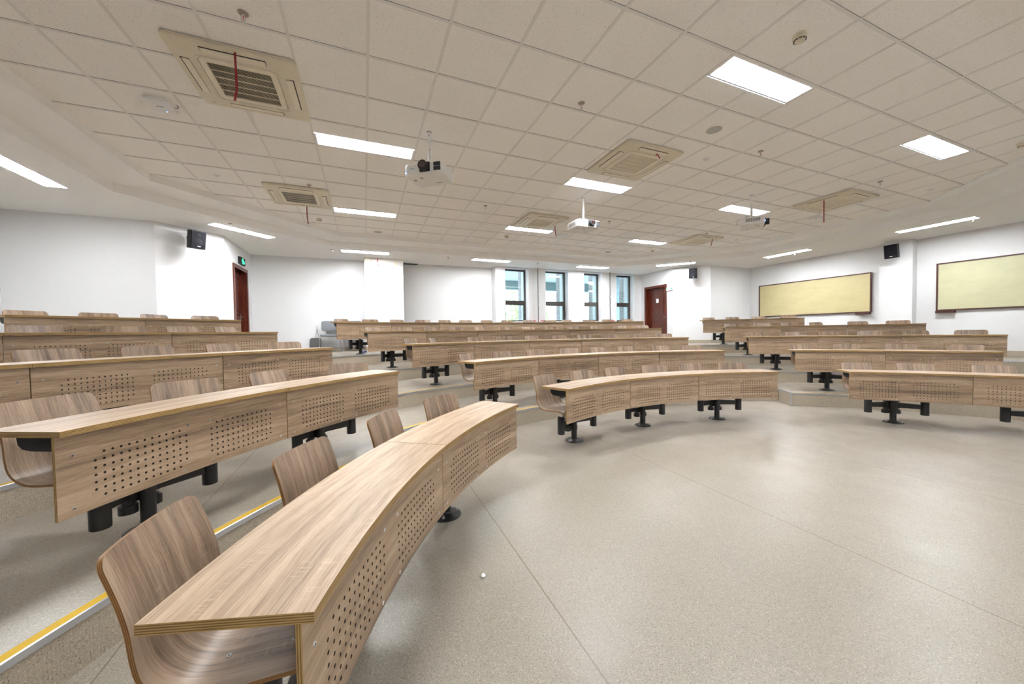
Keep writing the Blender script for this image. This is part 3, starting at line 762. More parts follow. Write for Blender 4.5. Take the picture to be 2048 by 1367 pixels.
# ------------------------------------------------------------------ projectors
def proj_proto():
    # front of the projector = -y, origin at the ceiling end of the pole
    t = thing('projector', 'x', 'projector')
    m = MB(); m.cyl((0, 0, 0), (0, 0, -0.40), 0.020, 0.020, 18)
    po = m.build('pole', M_SEATWHITE, t, 40)
    m = MB(); m.lathe([(0.028, 0.0), (0.028, -0.006), (0.021, -0.008)], 18); m.build('ceiling_collar', M_GREYP, po, 40)
    m = MB()
    for z in (-0.05, -0.13, -0.22, -0.31, -0.38): m.cyl((0.010, -0.0172, z), (0.0105, -0.0215, z), 0.004, 0.004, 8)
    m.build('pole_screw', M_DARK, po)
    m = MB(); m.bb(-0.045, 0.045, -0.04, 0.04, -0.415, -0.385); m.bb(-0.03, 0.03, -0.055, 0.055, -0.435, -0.413); m.bb(-0.14, 0.14, -0.10, -0.075, -0.447, -0.433); m.bb(-0.14, 0.14, 0.075, 0.10, -0.447, -0.433); m.bb(-0.10, -0.075, -0.1, 0.1, -0.444, -0.433); m.bb(0.075, 0.10, -0.1, 0.1, -0.444, -0.433)
    m.build('mount_bracket', M_SEATWHITE, t)
    # body: rounded slab, bowed front, chamfered underside
    def outline(s, r, fy, n=6):
        hx, hy = 0.245*s, 0.19*s
        P = []
        for cx_, cy_, a0 in ((hx-r, hy-r, 0), (-(hx-r), hy-r, 90), (-(hx-r), -(hy-r), 180), (hx-r, -(hy-r), 270)):
            for i in range(n+1):
                a = rad(a0+90*i/n); x = cx_+r*math.cos(a); y = cy_+r*math.sin(a)
                if y < 0: y -= fy*(1-(x/hx)**2)
                P.append((x, y))
        return P
    zt = -0.447
    m = MB()
    L = [[(x, y, z) for x, y in outline(s, r, fy)] for s, r, fy, z in ((0.93, 0.04, 0.01, zt), (0.985, 0.05, 0.012, zt-0.012), (1.0, 0.055, 0.012, zt-0.03), (1.0, 0.055, 0.012, zt-0.100), (0.97, 0.055, 0.01, zt-0.125), (0.80, 0.05, 0.005, zt-0.138))]
    loft(m, L); n = len(L[0]); m.face(range(n)); m.face(range(len(m.v)-n, len(m.v)))
    b = m.build('body', M_PROJ, t, 35)
    m = MB(); m.bb(-0.028, 0.095, -0.216, -0.190, zt-0.112, zt-0.012); m.build('lens_recess', M_DARK, b)
    le = MB(); le.cyl((0.030, -0.205, zt-0.060), (0.030, -0.262, zt-0.060), 0.050, 0.056, 28); le.cyl((0.030, -0.262, zt-0.060), (0.030, -0.268, zt-0.060), 0.056, 0.052, 28)
    lo = le.build('lens', M_BLACKP, t, 40)
    m = MB(); m.cyl((0.030, -0.2665, zt-0.060), (0.030, -0.2695, zt-0.060), 0.036, 0.030, 24); m.build('lens_glass', M_LENS, lo, 40)
    m = MB()
    m.bb(0.142, 0.222, -0.203, -0.185, zt-0.058, zt-0.018); m.bb(0.142, 0.222, -0.203, -0.185, zt-0.108, zt-0.066)
    m.build('front_vent', M_DARK, b)
    m = MB()
    for k in range(6):
        y = -0.12 + 0.037*k
        m.bb(-0.2462, -0.236, y, y+0.031, zt-0.090, zt-0.030)
    m.build('side_vent', M_GREYP, b)
    m = MB()
    for x, y in ((-0.17, -0.13), (0.17, -0.13), (0.0, 0.12)): m.cyl((x, y, zt), (x, y, zt+0.012), 0.012, 0.012, 10)
    m.build('foot', M_BLACKP, b)
    m = MB(); m.cyl((-0.16, -0.06, zt-0.1375), (-0.16, -0.06, zt-0.1395), 0.022, 0.022, 16); m.cyl((-0.06, -0.10, zt-0.1375), (-0.06, -0.10, zt-0.1395), 0.022, 0.022, 16); m.bb(0.05, 0.13, 0.06, 0.075, zt-0.1392, zt-0.137)
    m.build('rating_marks', M_GREYP, b)
    m = MB(); m.cyl((-0.215, -0.188, zt-0.100), (-0.219, -0.193, zt-0.100), 0.006, 0.006, 8); m.build('status_light', M_BLUE, b)
    m = MB(); m.bb(-0.15, -0.10, -0.2035, -0.199, zt-0.070, zt-0.060); m.build('badge', plain('pale_blue_print', (0.35, 0.5, 0.65), 0.5), b)
    m = MB(); m.tube([(0.12, 0.185, zt-0.03), (0.14, 0.23, zt-0.02), (0.10, 0.22, zt+0.05), (0.03, 0.03, zt+0.09)], 0.005, 6); m.build('cable', M_GREYP, t, 40)
    return t
pp = proj_proto()
for i, (x, y, rz, lb) in enumerate([(0.78, 4.44, rad(-36), 'leftmost white ceiling projector, lens turned towards the camera'), (3.75, 5.62, 0.0, 'middle white ceiling projector, brightly lit from above'), (6.58, 4.44, rad(36), 'right white ceiling projector seen from its side vents')]):
    o = pp if i == 0 else copy_tree(pp); o.location = (x, y, ZC); o.rotation_euler.z = rz; o['label'] = lb; o['group'] = 'ceiling projectors'

# ------------------------------------------------------------------ wall speakers
def spk(loc, rz, label):
    t = thing('wall_speaker', label, 'loudspeaker', loc, rz, 'black wall speakers')
    # front = -y
    w, h, d = 0.25, 0.345, 0.19; T = Matrix.Rotation(rad(9), 3, 'X')
    m = MB(); i = len(m.v)
    for z in (-h/2, h/2):
        for x, y in ((-w/2, -d/2), (w/2, -d/2), (w*0.38, d/2), (-w*0.38, d/2)): m.v.append(tuple(T @ Vector((x, y, z))))
    for q in ((3, 2, 1, 0), (4, 5, 6, 7), (0, 1, 5, 4), (1, 2, 6, 5), (2, 3, 7, 6), (3, 0, 4, 7)): m.face(q)
    m.build('cabinet', M_BLACKP, t, None)
    m = MB(); m.box(T @ Vector((0, -d/2-0.006, 0)), (w*0.94, 0.012, h*0.94), 0, 0, T); g = m.build('grille', plain('black_mesh', (0.01, 0.01, 0.012), 0.9, 0, 0.08), t)
    for cz, r in ((0.09, 0.036), (-0.05, 0.075)):
        m = MB(); m.cyl(T @ Vector((0, -d/2-0.011, cz)), T @ Vector((0, -d/2-0.015, cz)), r, r*0.8, 24); m.build('driver', plain('charcoal_cone', (0.016, 0.016, 0.019), 0.9, 0, 0.05), g, 40)
    m = MB(); m.box(T @ Vector((0.01, -d/2-0.014, -h*0.36)), (0.05, 0.003, 0.012), 0, 0, T); m.build('badge', M_SEATWHITE, g)
    m = MB(); m.box((0, d/2+0.05, 0.02), (0.05, 0.13, 0.03)); m.box((0, d/2+0.11, 0.02), (0.09, 0.012, 0.14)); m.build('wall_bracket', M_BLACKP, t)
    m = MB(); m.tube([(0.05, 0.05, h/2-0.01), (0.06, 0.09, h/2+0.03), (0.05, 0.13, h/2+0.06)], 0.004, 6); m.build('cable', M_GREYP, t, 40)
spk((-3.185+0.15, 9.20-0.25, 3.295), PI/4, 'black loudspeaker on the left angled wall, left of the exit sign')
spk((10.535-0.15, 9.2-0.19, 3.30), -PI/4, 'black loudspeaker on the angled wall right of the right door')
spk((12.73-0.22, 4.83, 3.30), -PI/2, 'black loudspeaker on the column between the two yellow boards')

# ------------------------------------------------------------------ exit signs
t = thing('exit_sign', 'lit green emergency exit sign above the left door', 'exit sign', (-2.77, 10.70, 3.22), 0)
m = MB(); m.bb(0.0, 0.05, -0.19, 0.19, -0.085, 0.085); m.build('housing', M_BLACKP, t)
m = MB()
for (a, b, c, d) in ((-0.04, 0.03, 0.03, 0.065), (-0.075, 0.10, -0.015, 0.022), (-0.03, 0.04, -0.06, -0.018), (0.06, 0.13, -0.045, -0.012), (-0.05, -0.02, -0.07, -0.05), (0.03, 0.06, -0.07, -0.05)):
    m.bb(0.051, 0.0525, a, b, c, d)
m.build('pictogram', M_GREEN, t, None, False)
t = thing('evacuation_sign', 'small white and green sign beside the right door frame', 'sign', (10.1, 9.70, 2.85), 0)
m = MB(); m.bb(-0.035, 0.0, -0.15, 0.16, -0.055, 0.055); m.build('housing', M_SEATWHITE, t)
m = MB(); m.bb(-0.0365, -0.035, -0.12, -0.02, -0.02, 0.02); m.bb(-0.0365, -0.035, 0.02, 0.05, -0.02, 0.02); m.bb(-0.0365, -0.035, 0.13, 0.157, -0.02, 0.05); m.build('pictogram', plain('green_print', (0.05, 0.42, 0.25), 0.5), t, None, False)

# ------------------------------------------------------------------ boards on the right wall
M_DKWOOD = plain('dark_red_brown_wood', (0.055, 0.016, 0.010), 0.4)
def board(y0, y1, z0, z1, mat, tray, label):
    t = thing('writing_board', label, 'writing board', (12.94, (y0+y1)/2, (z0+z1)/2), 0, 'yellow boards on the right wall')
    hy, hz = abs(y1-y0)/2, (z1-z0)/2
    m = MB(); m.bb(-0.028, 0.008, -hy+0.02, hy-0.02, -hz+0.02, hz-0.02); m.build('writing_surface', mat, t)
    m = MB(); w = 0.03
    m.bb(-0.04, 0.008, -hy, -hy+w, -hz, hz); m.bb(-0.04, 0.008, hy-w, hy, -hz, hz); m.bb(-0.04, 0.008, -hy+w, hy-w, hz-w, hz); m.bb(-0.04, 0.008, -hy+w, hy-w, -hz, -hz+w)
    m.build('frame', M_DKWOOD, t, None, False)
    m = MB(); m.bb(-0.10, 0.008, tray[0]-(y0+y1)/2, tray[1]-(y0+y1)/2, -hz-0.055, -hz); m.build('chalk_tray', M_DKWOOD, t)
board(5.40, 8.44, 1.785, 2.885, M_BOARD1, (5.42, 5.72), 'pale yellow writing board with mahogany frame, farther along the right wall')
board(1.15, 4.19, 1.745, 2.89, M_BOARD2, (3.88, 4.18), 'greenish yellow writing board cut by the right picture edge')

# ------------------------------------------------------------------ pipes, radiators, column marks
def pipe(x, label):
    t = thing('heating_pipe', label, 'pipe', (x, 11.085, 1.70), 0, 'heating risers between the windows')
    m = MB(); m.cyl((0, 0, Z4-1.70), (0, 0, ZS-1.70), 0.014, 0.014, 10)
    m.build('riser', plain('dark_pipe', (0.07, 0.09, 0.08), 0.5), t, 40)
    m = MB()
    for z in (0.62, 0.95): m.bb(-0.02, 0.02, -0.02, 0.064, z, z+0.03)
    m.build('pipe_clip', M_STEEL, t, None, False)
    m = MB(); m.cyl((-0.19, 0, 0.01), (0.19, 0, 0.01), 0.012, 0.012, 10); m.build('cross_pipe', M_STEEL, t, 40)
    for s in (-1, 1):
        m = MB(); m.cyl((s*0.14, 0, 0.02), (s*0.14, 0, 0.065), 0.012, 0.012, 10); v = m.build('valve', plain('valve_body', (0.10, 0.10, 0.09), 0.5), t, 40)
        m = MB(); m.lathe([(0.03, 0.062), (0.058, 0.066), (0.058, 0.082), (0.02, 0.086)], 16, 0, (s*0.14, 0, 0)); m.build('valve_handle', M_REDV, v, 40)
pipe(5.54, 'dark heating riser with two red valves between first and second windows')
pipe(8.55, 'dark heating riser with two red valves between third and fourth windows')
def radiator(x0, x1, label):
    t = thing('radiator', label, 'radiator', ((x0+x1)/2, 11.075, Z4+0.10), 0, 'white radiators under the back wall windows')
    hw = (x1-x0)/2; n = int((x1-x0)/0.05)
    m = MB()
    for k in range(n):
        xx = -hw + (k+0.5)*(2*hw)/n
        m.bb(xx-0.016, xx+0.016, -0.04, 0.04, 0.0, 0.72); m.cyl((xx, 0, 0.70), (xx, 0, 0.735), 0.019, 0.012, 8)
    m.build('fins', M_SEATWHITE, t, None, False)
    m = MB(); m.cyl((-hw, 0, 0.06), (hw, 0, 0.06), 0.022, 0.022, 10); m.cyl((-hw, 0, 0.66), (hw, 0, 0.66), 0.022, 0.022, 10); m.build('header_pipe', M_SEATWHITE, t, 40)
    m = MB()
    for s in (-0.8, 0.8): m.bb(s*hw-0.02, s*hw+0.02, -0.02, 0.02, -0.10, 0.02)
    m.build('foot', M_SEATWHITE, t, None, False)
for (a, b), lb in zip(((4.42, 5.15), (5.95, 6.70), (7.50, 8.20), (8.95, 9.70)), ('leftmost', 'second', 'third', 'rightmost')):
    radiator(a, b, 'white finned radiator under the %s window' % lb)
t = thing('radiator', 'white finned radiator on the wall right of the taped column', 'radiator', (2.3, 11.47, Z4+0.10), 0, 'white radiators under the back wall windows')
for ch in list(bpy.data.objects):
    if ch.parent and ch.parent.name == 'radiator':
        c = ch.copy(); COL.objects.link(c); c.parent = t
m = MB(); m.cyl((1.135, 11.50, Z4), (1.135, 11.50, 3.545), 0.018, 0.018, 10); m.cyl((1.135, 11.50, 3.535), (1.58, 11.50, 3.535), 0.018, 0.018, 10)
tag(m.build('wall_conduit', plain('dark_conduit', (0.05, 0.07, 0.065), 0.5), None, 40), 'dark pipe running up the right side of the taped column', 'pipe')
for x, z0, z1, lb in ((0.40, 3.45, 3.55, 'upper red tape scrap on the taped white column'), (0.405, 3.34, 3.385, 'lower red tape scrap on the taped white column')):
    m = MB(); m.bb(x-0.012, x+0.012, 11.017, 11.0202, z0, z1); tag(m.build('tape_scrap', M_REDV), lb, 'tape', 'red tape scraps')

# ------------------------------------------------------------------ lecture desks
ZP0, ZP1 = 0.36, 0.722
def desk_meshes(k, dA):
    r = R1 + k*DR; R0 = r + 0.34
    half = dA/2 - 0.0022/r
    def P(a, rr, z): return (rr*math.sin(a), rr*math.cos(a) - R0, z)
    out = {}
    # table top
    n = 16; A = [-half + 2*half*i/n for i in range(n+1)]
    ra, rb, z0, z1 = r, r+0.375, 0.724, 0.75
    m = MB()
    for a, b in zip(A[:-1], A[1:]):
        ua, ub = a*r, b*r
        m.quad(P(a, ra, z1), P(b, ra, z1), P(b, rb, z1), P(a, rb, z1), 0, ((ua, 0), (ub, 0), (ub, 0.375), (ua, 0.375)))
        m.quad(P(a, ra, z0), P(a, rb, z0), P(b, rb, z0), P(b, ra, z0), 0, ((ua, 0), (ua, 0.375), (ub, 0.375), (ub, 0)))
        m.quad(P(a, ra, z0), P(b, ra, z0), P(b, ra, z1), P(a, ra, z1), 1, ((ua, z0), (ub, z0), (ub, z1), (ua, z1)))
        m.quad(P(b, rb, z0), P(a, rb, z0), P(a, rb, z1), P(b, rb, z1), 1, ((ub, z0), (ua, z0), (ua, z1), (ub, z1)))
    for a, s in ((A[0], 1), (A[-1], -1)):
        q = [P(a, rb, z0), P(a, ra, z0), P(a, ra, z1), P(a, rb, z1)]; uq = [(0.375, z0), (0, z0), (0, z1), (0.375, z1)]
        if s < 0: q.reverse(); uq.reverse()
        m.quad(*q, 1, tuple(uq))
    out['tabletop'] = m.mesh('tabletop', [M_OAK, M_PLY], 30)
    # modesty panel with real holes
    rf, rk = r+0.028, r+0.042
    m = MB(); hw = half*rf - 0.001
    pit = 0.034; us = [-hw]
    groups = []
    for g in (-0.2765, 0.2765):
        g0 = g - 6.5*pit; groups.append(g0); us += [g0 + pit*i for i in range(14)]
    us += [hw]; us = sorted(us)
    zz0 = ZP0 + 0.050 - pit/2
    zs = [ZP0] + [zz0 + pit*j for j in range(8)] + [ZP1]
    def hole(u, z):
        j = round((z - zz0)/pit - 0.5); ok = 0 <= j < 7
        if not ok: return False
        for g0 in groups:
            i = round((u - g0)/pit - 0.5)
            if 0 <= i < 13: return not (i in (0, 12) and j in (0, 6))
        return False
    hr = 0.0060
    def Q(u, z, rr): return P(u/rf, rr, z)
    for u0, u1 in zip(us[:-1], us[1:]):
        for w0, w1 in zip(zs[:-1], zs[1:]):
            if u1-u0 < pit*1.1 and w1-w0 < pit*1.1 and hole((u0+u1)/2, (w0+w1)/2):
                cu, cz = (u0+u1)/2, (w0+w1)/2
                B = [(u0, w0), (cu, w0), (u1, w0), (u1, cz), (u1, w1), (cu, w1), (u0, w1), (u0, cz)]
                C = [(cu + hr*math.cos(rad(225+45*i)), cz + hr*math.sin(rad(225+45*i))) for i in range(8)]
                for i in range(8):
                    j = (i+1) % 8
                    m.quad(Q(*B[i], rf), Q(*B[j], rf), Q(*C[j], rf), Q(*C[i], rf), 0, (B[i], B[j], C[j], C[i]))
                    m.quad(Q(*B[j], rk), Q(*B[i], rk), Q(*C[i], rk), Q(*C[j], rk), 0, (B[j], B[i], C[i], C[j]))
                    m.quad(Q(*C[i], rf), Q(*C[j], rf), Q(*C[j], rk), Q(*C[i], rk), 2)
            else:
                nn = max(1, int((u1-u0)/0.08))
                for i in range(nn):
                    a, b = u0+(u1-u0)*i/nn, u0+(u1-u0)*(i+1)/nn
                    m.quad(Q(a, w0, rf), Q(b, w0, rf), Q(b, w1, rf), Q(a, w1, rf), 0, ((a, w0), (b, w0), (b, w1), (a, w1)))
                    m.quad(Q(b, w0, rk), Q(a, w0, rk), Q(a, w1, rk), Q(b, w1, rk), 0, ((b, w0), (a, w0), (a, w1), (b, w1)))
    nn = 24
    for i in range(nn):
        a, b = -hw+2*hw*i/nn, -hw+2*hw*(i+1)/nn
        m.quad(Q(a, ZP0, rk), Q(b, ZP0, rk), Q(b, ZP0, rf), Q(a, ZP0, rf), 1, ((a, 0.014), (b, 0.014), (b, 0), (a, 0)))
        m.quad(Q(a, ZP1, rf), Q(b, ZP1, rf), Q(b, ZP1, rk), Q(a, ZP1, rk), 1, ((a, 0), (b, 0), (b, 0.014), (a, 0.014)))
    for u, s in ((-hw, 1), (hw, -1)):
        q = [Q(u, ZP0, rk), Q(u, ZP0, rf), Q(u, ZP1, rf), Q(u, ZP1, rk)]; uq = [(ZP0, 0.014), (ZP0, 0), (ZP1, 0), (ZP1, 0.014)]
        if s < 0: q.reverse(); uq.reverse()
        m.quad(*q, 1, tuple(uq))
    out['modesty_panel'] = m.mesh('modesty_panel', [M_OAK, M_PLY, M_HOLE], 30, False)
    # book tray under the top
    m = MB(); ht = half - 0.05/r
    prof = [(0.046, 0.648), (0.215, 0.648), (0.262, 0.655), (0.285, 0.676), (0.292, 0.712), (0.318, 0.715), (0.318, 0.7235), (0.046, 0.7235)]
    n = 10; A = [-ht + 2*ht*i/n for i in range(n+1)]; i0 = 0
    for a in A:
        for d, z in prof: m.vert(P(a, r+d, z))
    np_ = len(prof)
    for i in range(n):
        for j in range(np_):
            l = (j+1) % np_
            m.face((i*np_+j, (i+1)*np_+j, (i+1)*np_+l, i*np_+l))
    m.face(range(np_)); m.face([n*np_+j for j in range(np_)][::-1])
    out['book_tray'] = m.mesh('book_tray', M_BLACKP, 30)
    # screws of the panel
    out['bolts'] = [(P(u/rf, rf, z), -u/rf) for u, z in ((-hw+0.055, ZP1-0.093), (hw-0.055, ZP1-0.093), (-hw+0.055, ZP0+0.035), (hw-0.055, ZP0+0.035), (-0.062, ZP1-0.085), (-0.09, ZP0+0.018), (0.075, ZP0+0.022), (0.062, ZP1-0.088))]
    return out
m = MB(); m.cyl((0, 0.001, 0), (0, -0.003, 0), 0.0075, 0.0055, 12); m.cyl((0, -0.003, 0), (0, -0.0032, 0), 0.0028, 0.0028, 6, 1); ME_BOLT = m.mesh('bolt', [M_STEEL, M_DARK], 40)
m = MB(); m.cyl((0, 0, 0.01), (0, 0, 0.645), 0.036, 0.036, 24); m.bb(-0.10, 0.10, -0.06, 0.02, 0.64, 0.6475); ME_POST = m.mesh('post', M_BLACK, 40)
m = MB(); m.lathe([(0.113, 0.0005), (0.113, 0.005), (0.095, 0.014), (0.060, 0.024), (0.040, 0.028), (0.037, 0.034)], 32); ME_BASE = m.mesh('base_plate', M_BLACK, 50)
m = MB(); m.cyl((0, 0, 0), (0, 0, 0.022), 0.006, 0.006, 8); m.cyl((0, 0, 0.0), (0, 0, 0.009), 0.011, 0.011, 6); ME_ANCH = m.mesh('anchor_bolt', M_STEEL, 40)
m = MB()
m.bb(-0.065, 0.065, 0.030, 0.085, 0.185, 0.330)
m.bb(-0.085, 0.085, 0.025, 0.09, 0.325, 0.333); m.bb(-0.078, 0.078, 0.03, 0.085, 0.300, 0.306)
for s in (-1, 1):
    m.cyl((s*0.062, 0.055, 0.125), (s*0.062, 0.055, 0.172), 0.043, 0.043, 20); m.cyl((s*0.062, 0.055, 0.172), (s*0.062, 0.055, 0.19), 0.030, 0.030, 16)
    for z in (0.315, 0.295, 0.205): m.cyl((s*0.065, 0.05, z), (s*0.092, 0.05, z), 0.006, 0.006, 8)
ME_HUB = m.mesh('pivot_hub', M_BLACK, 40)

ROWN = ['front row', 'second row', 'third row', 'fourth row', 'back row']
ORD = ['first', 'second', 'third', 'fourth', 'fifth', 'sixth', 'seventh', 'eighth', 'ninth', 'tenth', 'eleventh', 'twelfth', 'thirteenth', 'fourteenth']
BLOCK = {'C': 'middle', 'L': 'left', 'R': 'right'}
SECT = {'C1': (-25.14, 17.0, 3), 'C2': (-25.51, 12.85, 4), 'C3': (-25.7, 10.24, 5), 'C4': (-25.88, 8.47, 6), 'C5': (-25.7, 7.235, 7),
        'L1': (-72.3, 16.95, 2), 'L2': (-63.68, 12.75, 2), 'L3': (-67.03, 10.24, 3), 'L4': (-61.64, 8.5, 3), 'L5': (-49.9, 7.165, 2),
        'R1': (38.55, 16.95, 2), 'R2': (37.99, 12.75, 2), 'R3': (35.75, 10.24, 3), 'R4': (35.57, 8.5, 3), 'R5': (34.82, 7.265, 2)}
DM = {}
STAND = {'C1': -0.085, 'L2': -0.06, 'R2': -0.04}      # stands bolted a little off the desk middle
def place_desk(key, k, j, A, label):
    if key not in DM: DM[key] = desk_meshes(k, rad(SECT[key][1]))
    D = DM[key]; R0 = R1 + k*DR + 0.34
    x, y = pol(A, R0)
    t = thing('lecture_desk', label, 'desk', (x, y, k*HS), -A, 'curved two-seat lecture desks')
    inst('tabletop', D['tabletop'], t)
    p = inst('modesty_panel', D['modesty_panel'], t)
    for c, rz in D['bolts']: inst('bolt', ME_BOLT, p, c, rz)
    if key != 'L1': inst('book_tray', D['book_tray'], t)
    so = STAND.get(key, 0.0)
    po = inst('post', ME_POST, t, (so, 0, 0)); inst('pivot_hub', ME_HUB, t, (so, 0, 0))
    b = inst('base_plate', ME_BASE, t, (so, 0, 0))
    for i in range(3):
        a = rad(200 + 120*i); inst('anchor_bolt', ME_ANCH, b, (0.088*math.cos(a), 0.088*math.sin(a), 0.015))
    return t

# ------------------------------------------------------------------ plywood swivel chairs
def shell_mesh():
    # centre line (y, z): front lip -> seat -> back, back of the chair = +y
    ctrl = [(-0.222, 0.402), (-0.215, 0.425), (-0.195, 0.443), (-0.155, 0.452), (-0.08, 0.449), (0.0, 0.443), (0.06, 0.440), (0.105, 0.444), (0.145, 0.458), (0.178, 0.485), (0.200, 0.522), (0.215, 0.575), (0.228, 0.64), (0.245, 0.71), (0.266, 0.775), (0.286, 0.832)]
    pts = []
    for i in range(len(ctrl)-1):
        p0 = Vector(ctrl[max(0, i-1)]); p1 = Vector(ctrl[i]); p2 = Vector(ctrl[i+1]); p3 = Vector(ctrl[min(len(ctrl)-1, i+2)])
        for q in range(4):
            t = q/4
            pts.append(0.5*((2*p1) + (p2-p0)*t + (2*p0-5*p1+4*p2-p3)*t*t + (3*p1-p0-3*p2+p3)*t**3))
    pts.append(Vector(ctrl[-1]))
    # finer samples at both ends for the rounded corners
    def refine(P):
        S = [0]
        for a, b in zip(P[:-1], P[1:]): S.append(S[-1] + (b-a).length)
        T = S[-1]; r = 0.036
        want = sorted(set([r*(1-math.cos(rad(15*i))) for i in range(7)] + [T - r*(1-math.cos(rad(15*i))) for i in range(7)] + [s for s in S if r < s < T-r]))
        out = []
        for w in want:
            for i in range(len(S)-1):
                if S[i] <= w <= S[i+1]+1e-9:
                    f = (w-S[i])/max(1e-9, S[i+1]-S[i]); out.append((P[i].lerp(P[i+1], f), w)); break
        return out, T, r
    P, T, r = refine(pts)
    N = 14; th = 0.0125
    F, B = [], []
    for i, (p, s) in enumerate(P):
        a = P[max(0, i-1)][0]; b = P[min(len(P)-1, i+1)][0]; d = (b-a).normalized(); nrm = Vector((-d.y, d.x))   # towards the sitter
        W_ = 0.208 - 0.012*max(0, (s-0.45)/0.4)
        e = min(s, T-s)
        hw = W_ - (0 if e >= r else r - math.sqrt(max(0, r*r-(r-e)**2)))
        back = min(1, max(0, (p.y-0.50)/0.15))
        fr, bk = [], []
        for j in range(N+1):
            x = hw*(2*j/N-1); c = -0.022*back*(x/0.2)**2 + 0.012*back
            dish = 0.006*(1-back)*(x/0.2)**2
            y, z = p.x + c, p.y + dish
            fr.append((x, y + nrm.x*th/2, z + nrm.y*th/2)); bk.append((x, y - nrm.x*th/2, z - nrm.y*th/2))
        F.append(fr); B.append(bk)
    m = MB()
    for i in range(len(P)-1):
        s0, s1 = P[i][1], P[i+1][1]
        for j in range(N):
            u = [(s0, F[i][j][0]), (s0, F[i][j+1][0]), (s1, F[i+1][j+1][0]), (s1, F[i+1][j][0])]
            m.quad(F[i][j], F[i][j+1], F[i+1][j+1], F[i+1][j], 0, tuple(u))
            m.quad(B[i][j+1], B[i][j], B[i+1][j], B[i+1][j+1], 0, (u[1], u[0], u[3], u[2]))
        for j in (0, N):
            q = [B[i][j], F[i][j], F[i+1][j], B[i+1][j]]
            if j: q.reverse()
            m.quad(*q, 1, ((s0, 0), (s0, th), (s1, th), (s1, 0)) if not j else ((s1, 0), (s1, th), (s0, th), (s0, 0)))
    for i in (0, len(P)-1):
        for j in range(N):
            a, b = F[i][j][0], F[i][j+1][0]
            m.quad(F[i][j], F[i][j+1], B[i][j+1], B[i][j], 1, ((a, th), (b, th), (b, 0), (a, 0)))
    return m.mesh('seat_shell', [M_OAKC, M_PLYC], 40)
ME_SHELL = shell_mesh()
m = MB(); m.bb(-0.09, 0.09, -0.10, 0.10, 0.415, 0.434); m.cyl((0, 0, 0.405), (0, 0, 0.416), 0.03, 0.045, 16); ME_BRK = m.mesh('seat_bracket', M_BLACK, 40)
m = MB(); m.cyl((0, 0, 0.346), (0, 0, 0.406), 0.014, 0.014, 14); ME_ROD = m.mesh('lift_rod', M_STEEL, 40)
m = MB(); m.lathe([(0.040, 0.132), (0.043, 0.135), (0.043, 0.340), (0.040, 0.344), (0.016, 0.348)], 26); ME_COLM = m.mesh('column', M_BLACK, 40)
m = MB()                                        # arm, unit length along +x from the column
for (x0, x1, h0, h1, y0, y1) in ((0.0, 1.0, 0.030, 0.036, 0.020, 0.026),):
    i = len(m.v)
    for x, h, w in ((x0, h0, y0), (x1, h1, y1)):
        for y, z in ((-w, -h), (w, -h), (w, h), (-w, h)): m.v.append((x, y, 0.245+z))
    for q in ((3, 2, 1, 0), (4, 5, 6, 7), (0, 1, 5, 4), (1, 2, 6, 5), (2, 3, 7, 6), (3, 0, 4, 7)): m.face(q)
ME_ARM = m.mesh('swing_arm', M_BLACK, None)
m = MB(); m.cyl((0, 0, -0.001), (0, 0, 0.0022), 0.009, 0.006, 12); m.cyl((0, 0, 0.0022), (0, 0, 0.0024), 0.003, 0.003, 6, 1); ME_SBOLT = m.mesh('seat_bolt', [M_STEEL, M_DARK], 40)
def chair_proto(bolts):
    t = thing('swivel_chair', 'x', 'chair')
    s = inst('seat_shell', ME_SHELL, t)
    if bolts:
        for x in (-0.085, 0.085):
            for y, z in ((-0.11, 0.4585), (0.06, 0.4475)): inst('bolt', ME_SBOLT, s, (x, y, z))
    inst('seat_bracket', ME_BRK, t); inst('lift_rod', ME_ROD, t); inst('column', ME_COLM, t); inst('swing_arm', ME_ARM, t)
    return t
CH0, CH1 = chair_proto(True), chair_proto(False)
used = {0: False, 1: False}
def place_chair(near, key, k, A, side, d, phi, label):
    q = 0 if near else 1; proto = (CH0, CH1)[q]
    c = proto if not used[q] else copy_tree(proto); used[q] = True
    R0 = R1 + k*DR + 0.34
    o = Vector((math.sin(A), math.cos(A))); tg = Vector((math.cos(A), -math.sin(A)))
    so = STAND.get(key, 0.0)
    if so:
        d += so*0.5; phi = math.asin(max(-0.9, min(0.9, math.sin(phi) + so*0.5/0.285)))
    lx, ly = side*0.28 + d, -0.02
    p = Vector((CX, CY)) + o*(R0+ly) + tg*lx
    c.location = (p.x, p.y, k*HS); c.rotation_euler = (0, 0, -A)
    hx, hy = so + side*0.066, 0.058
    L = math.hypot(hx-lx, hy-ly)
    for ch in c.children:
        if ch.name.startswith(('seat_shell', 'seat_bracket')): ch.rotation_euler = (0, 0, phi)
        if ch.name.startswith('swing_arm'):
            ch.rotation_euler = (0, 0, math.atan2(hy-ly, hx-lx)); ch.scale = (L, 1, 1)
    c['label'] = label; c['group'] = 'oak plywood swivel chairs'
    return c
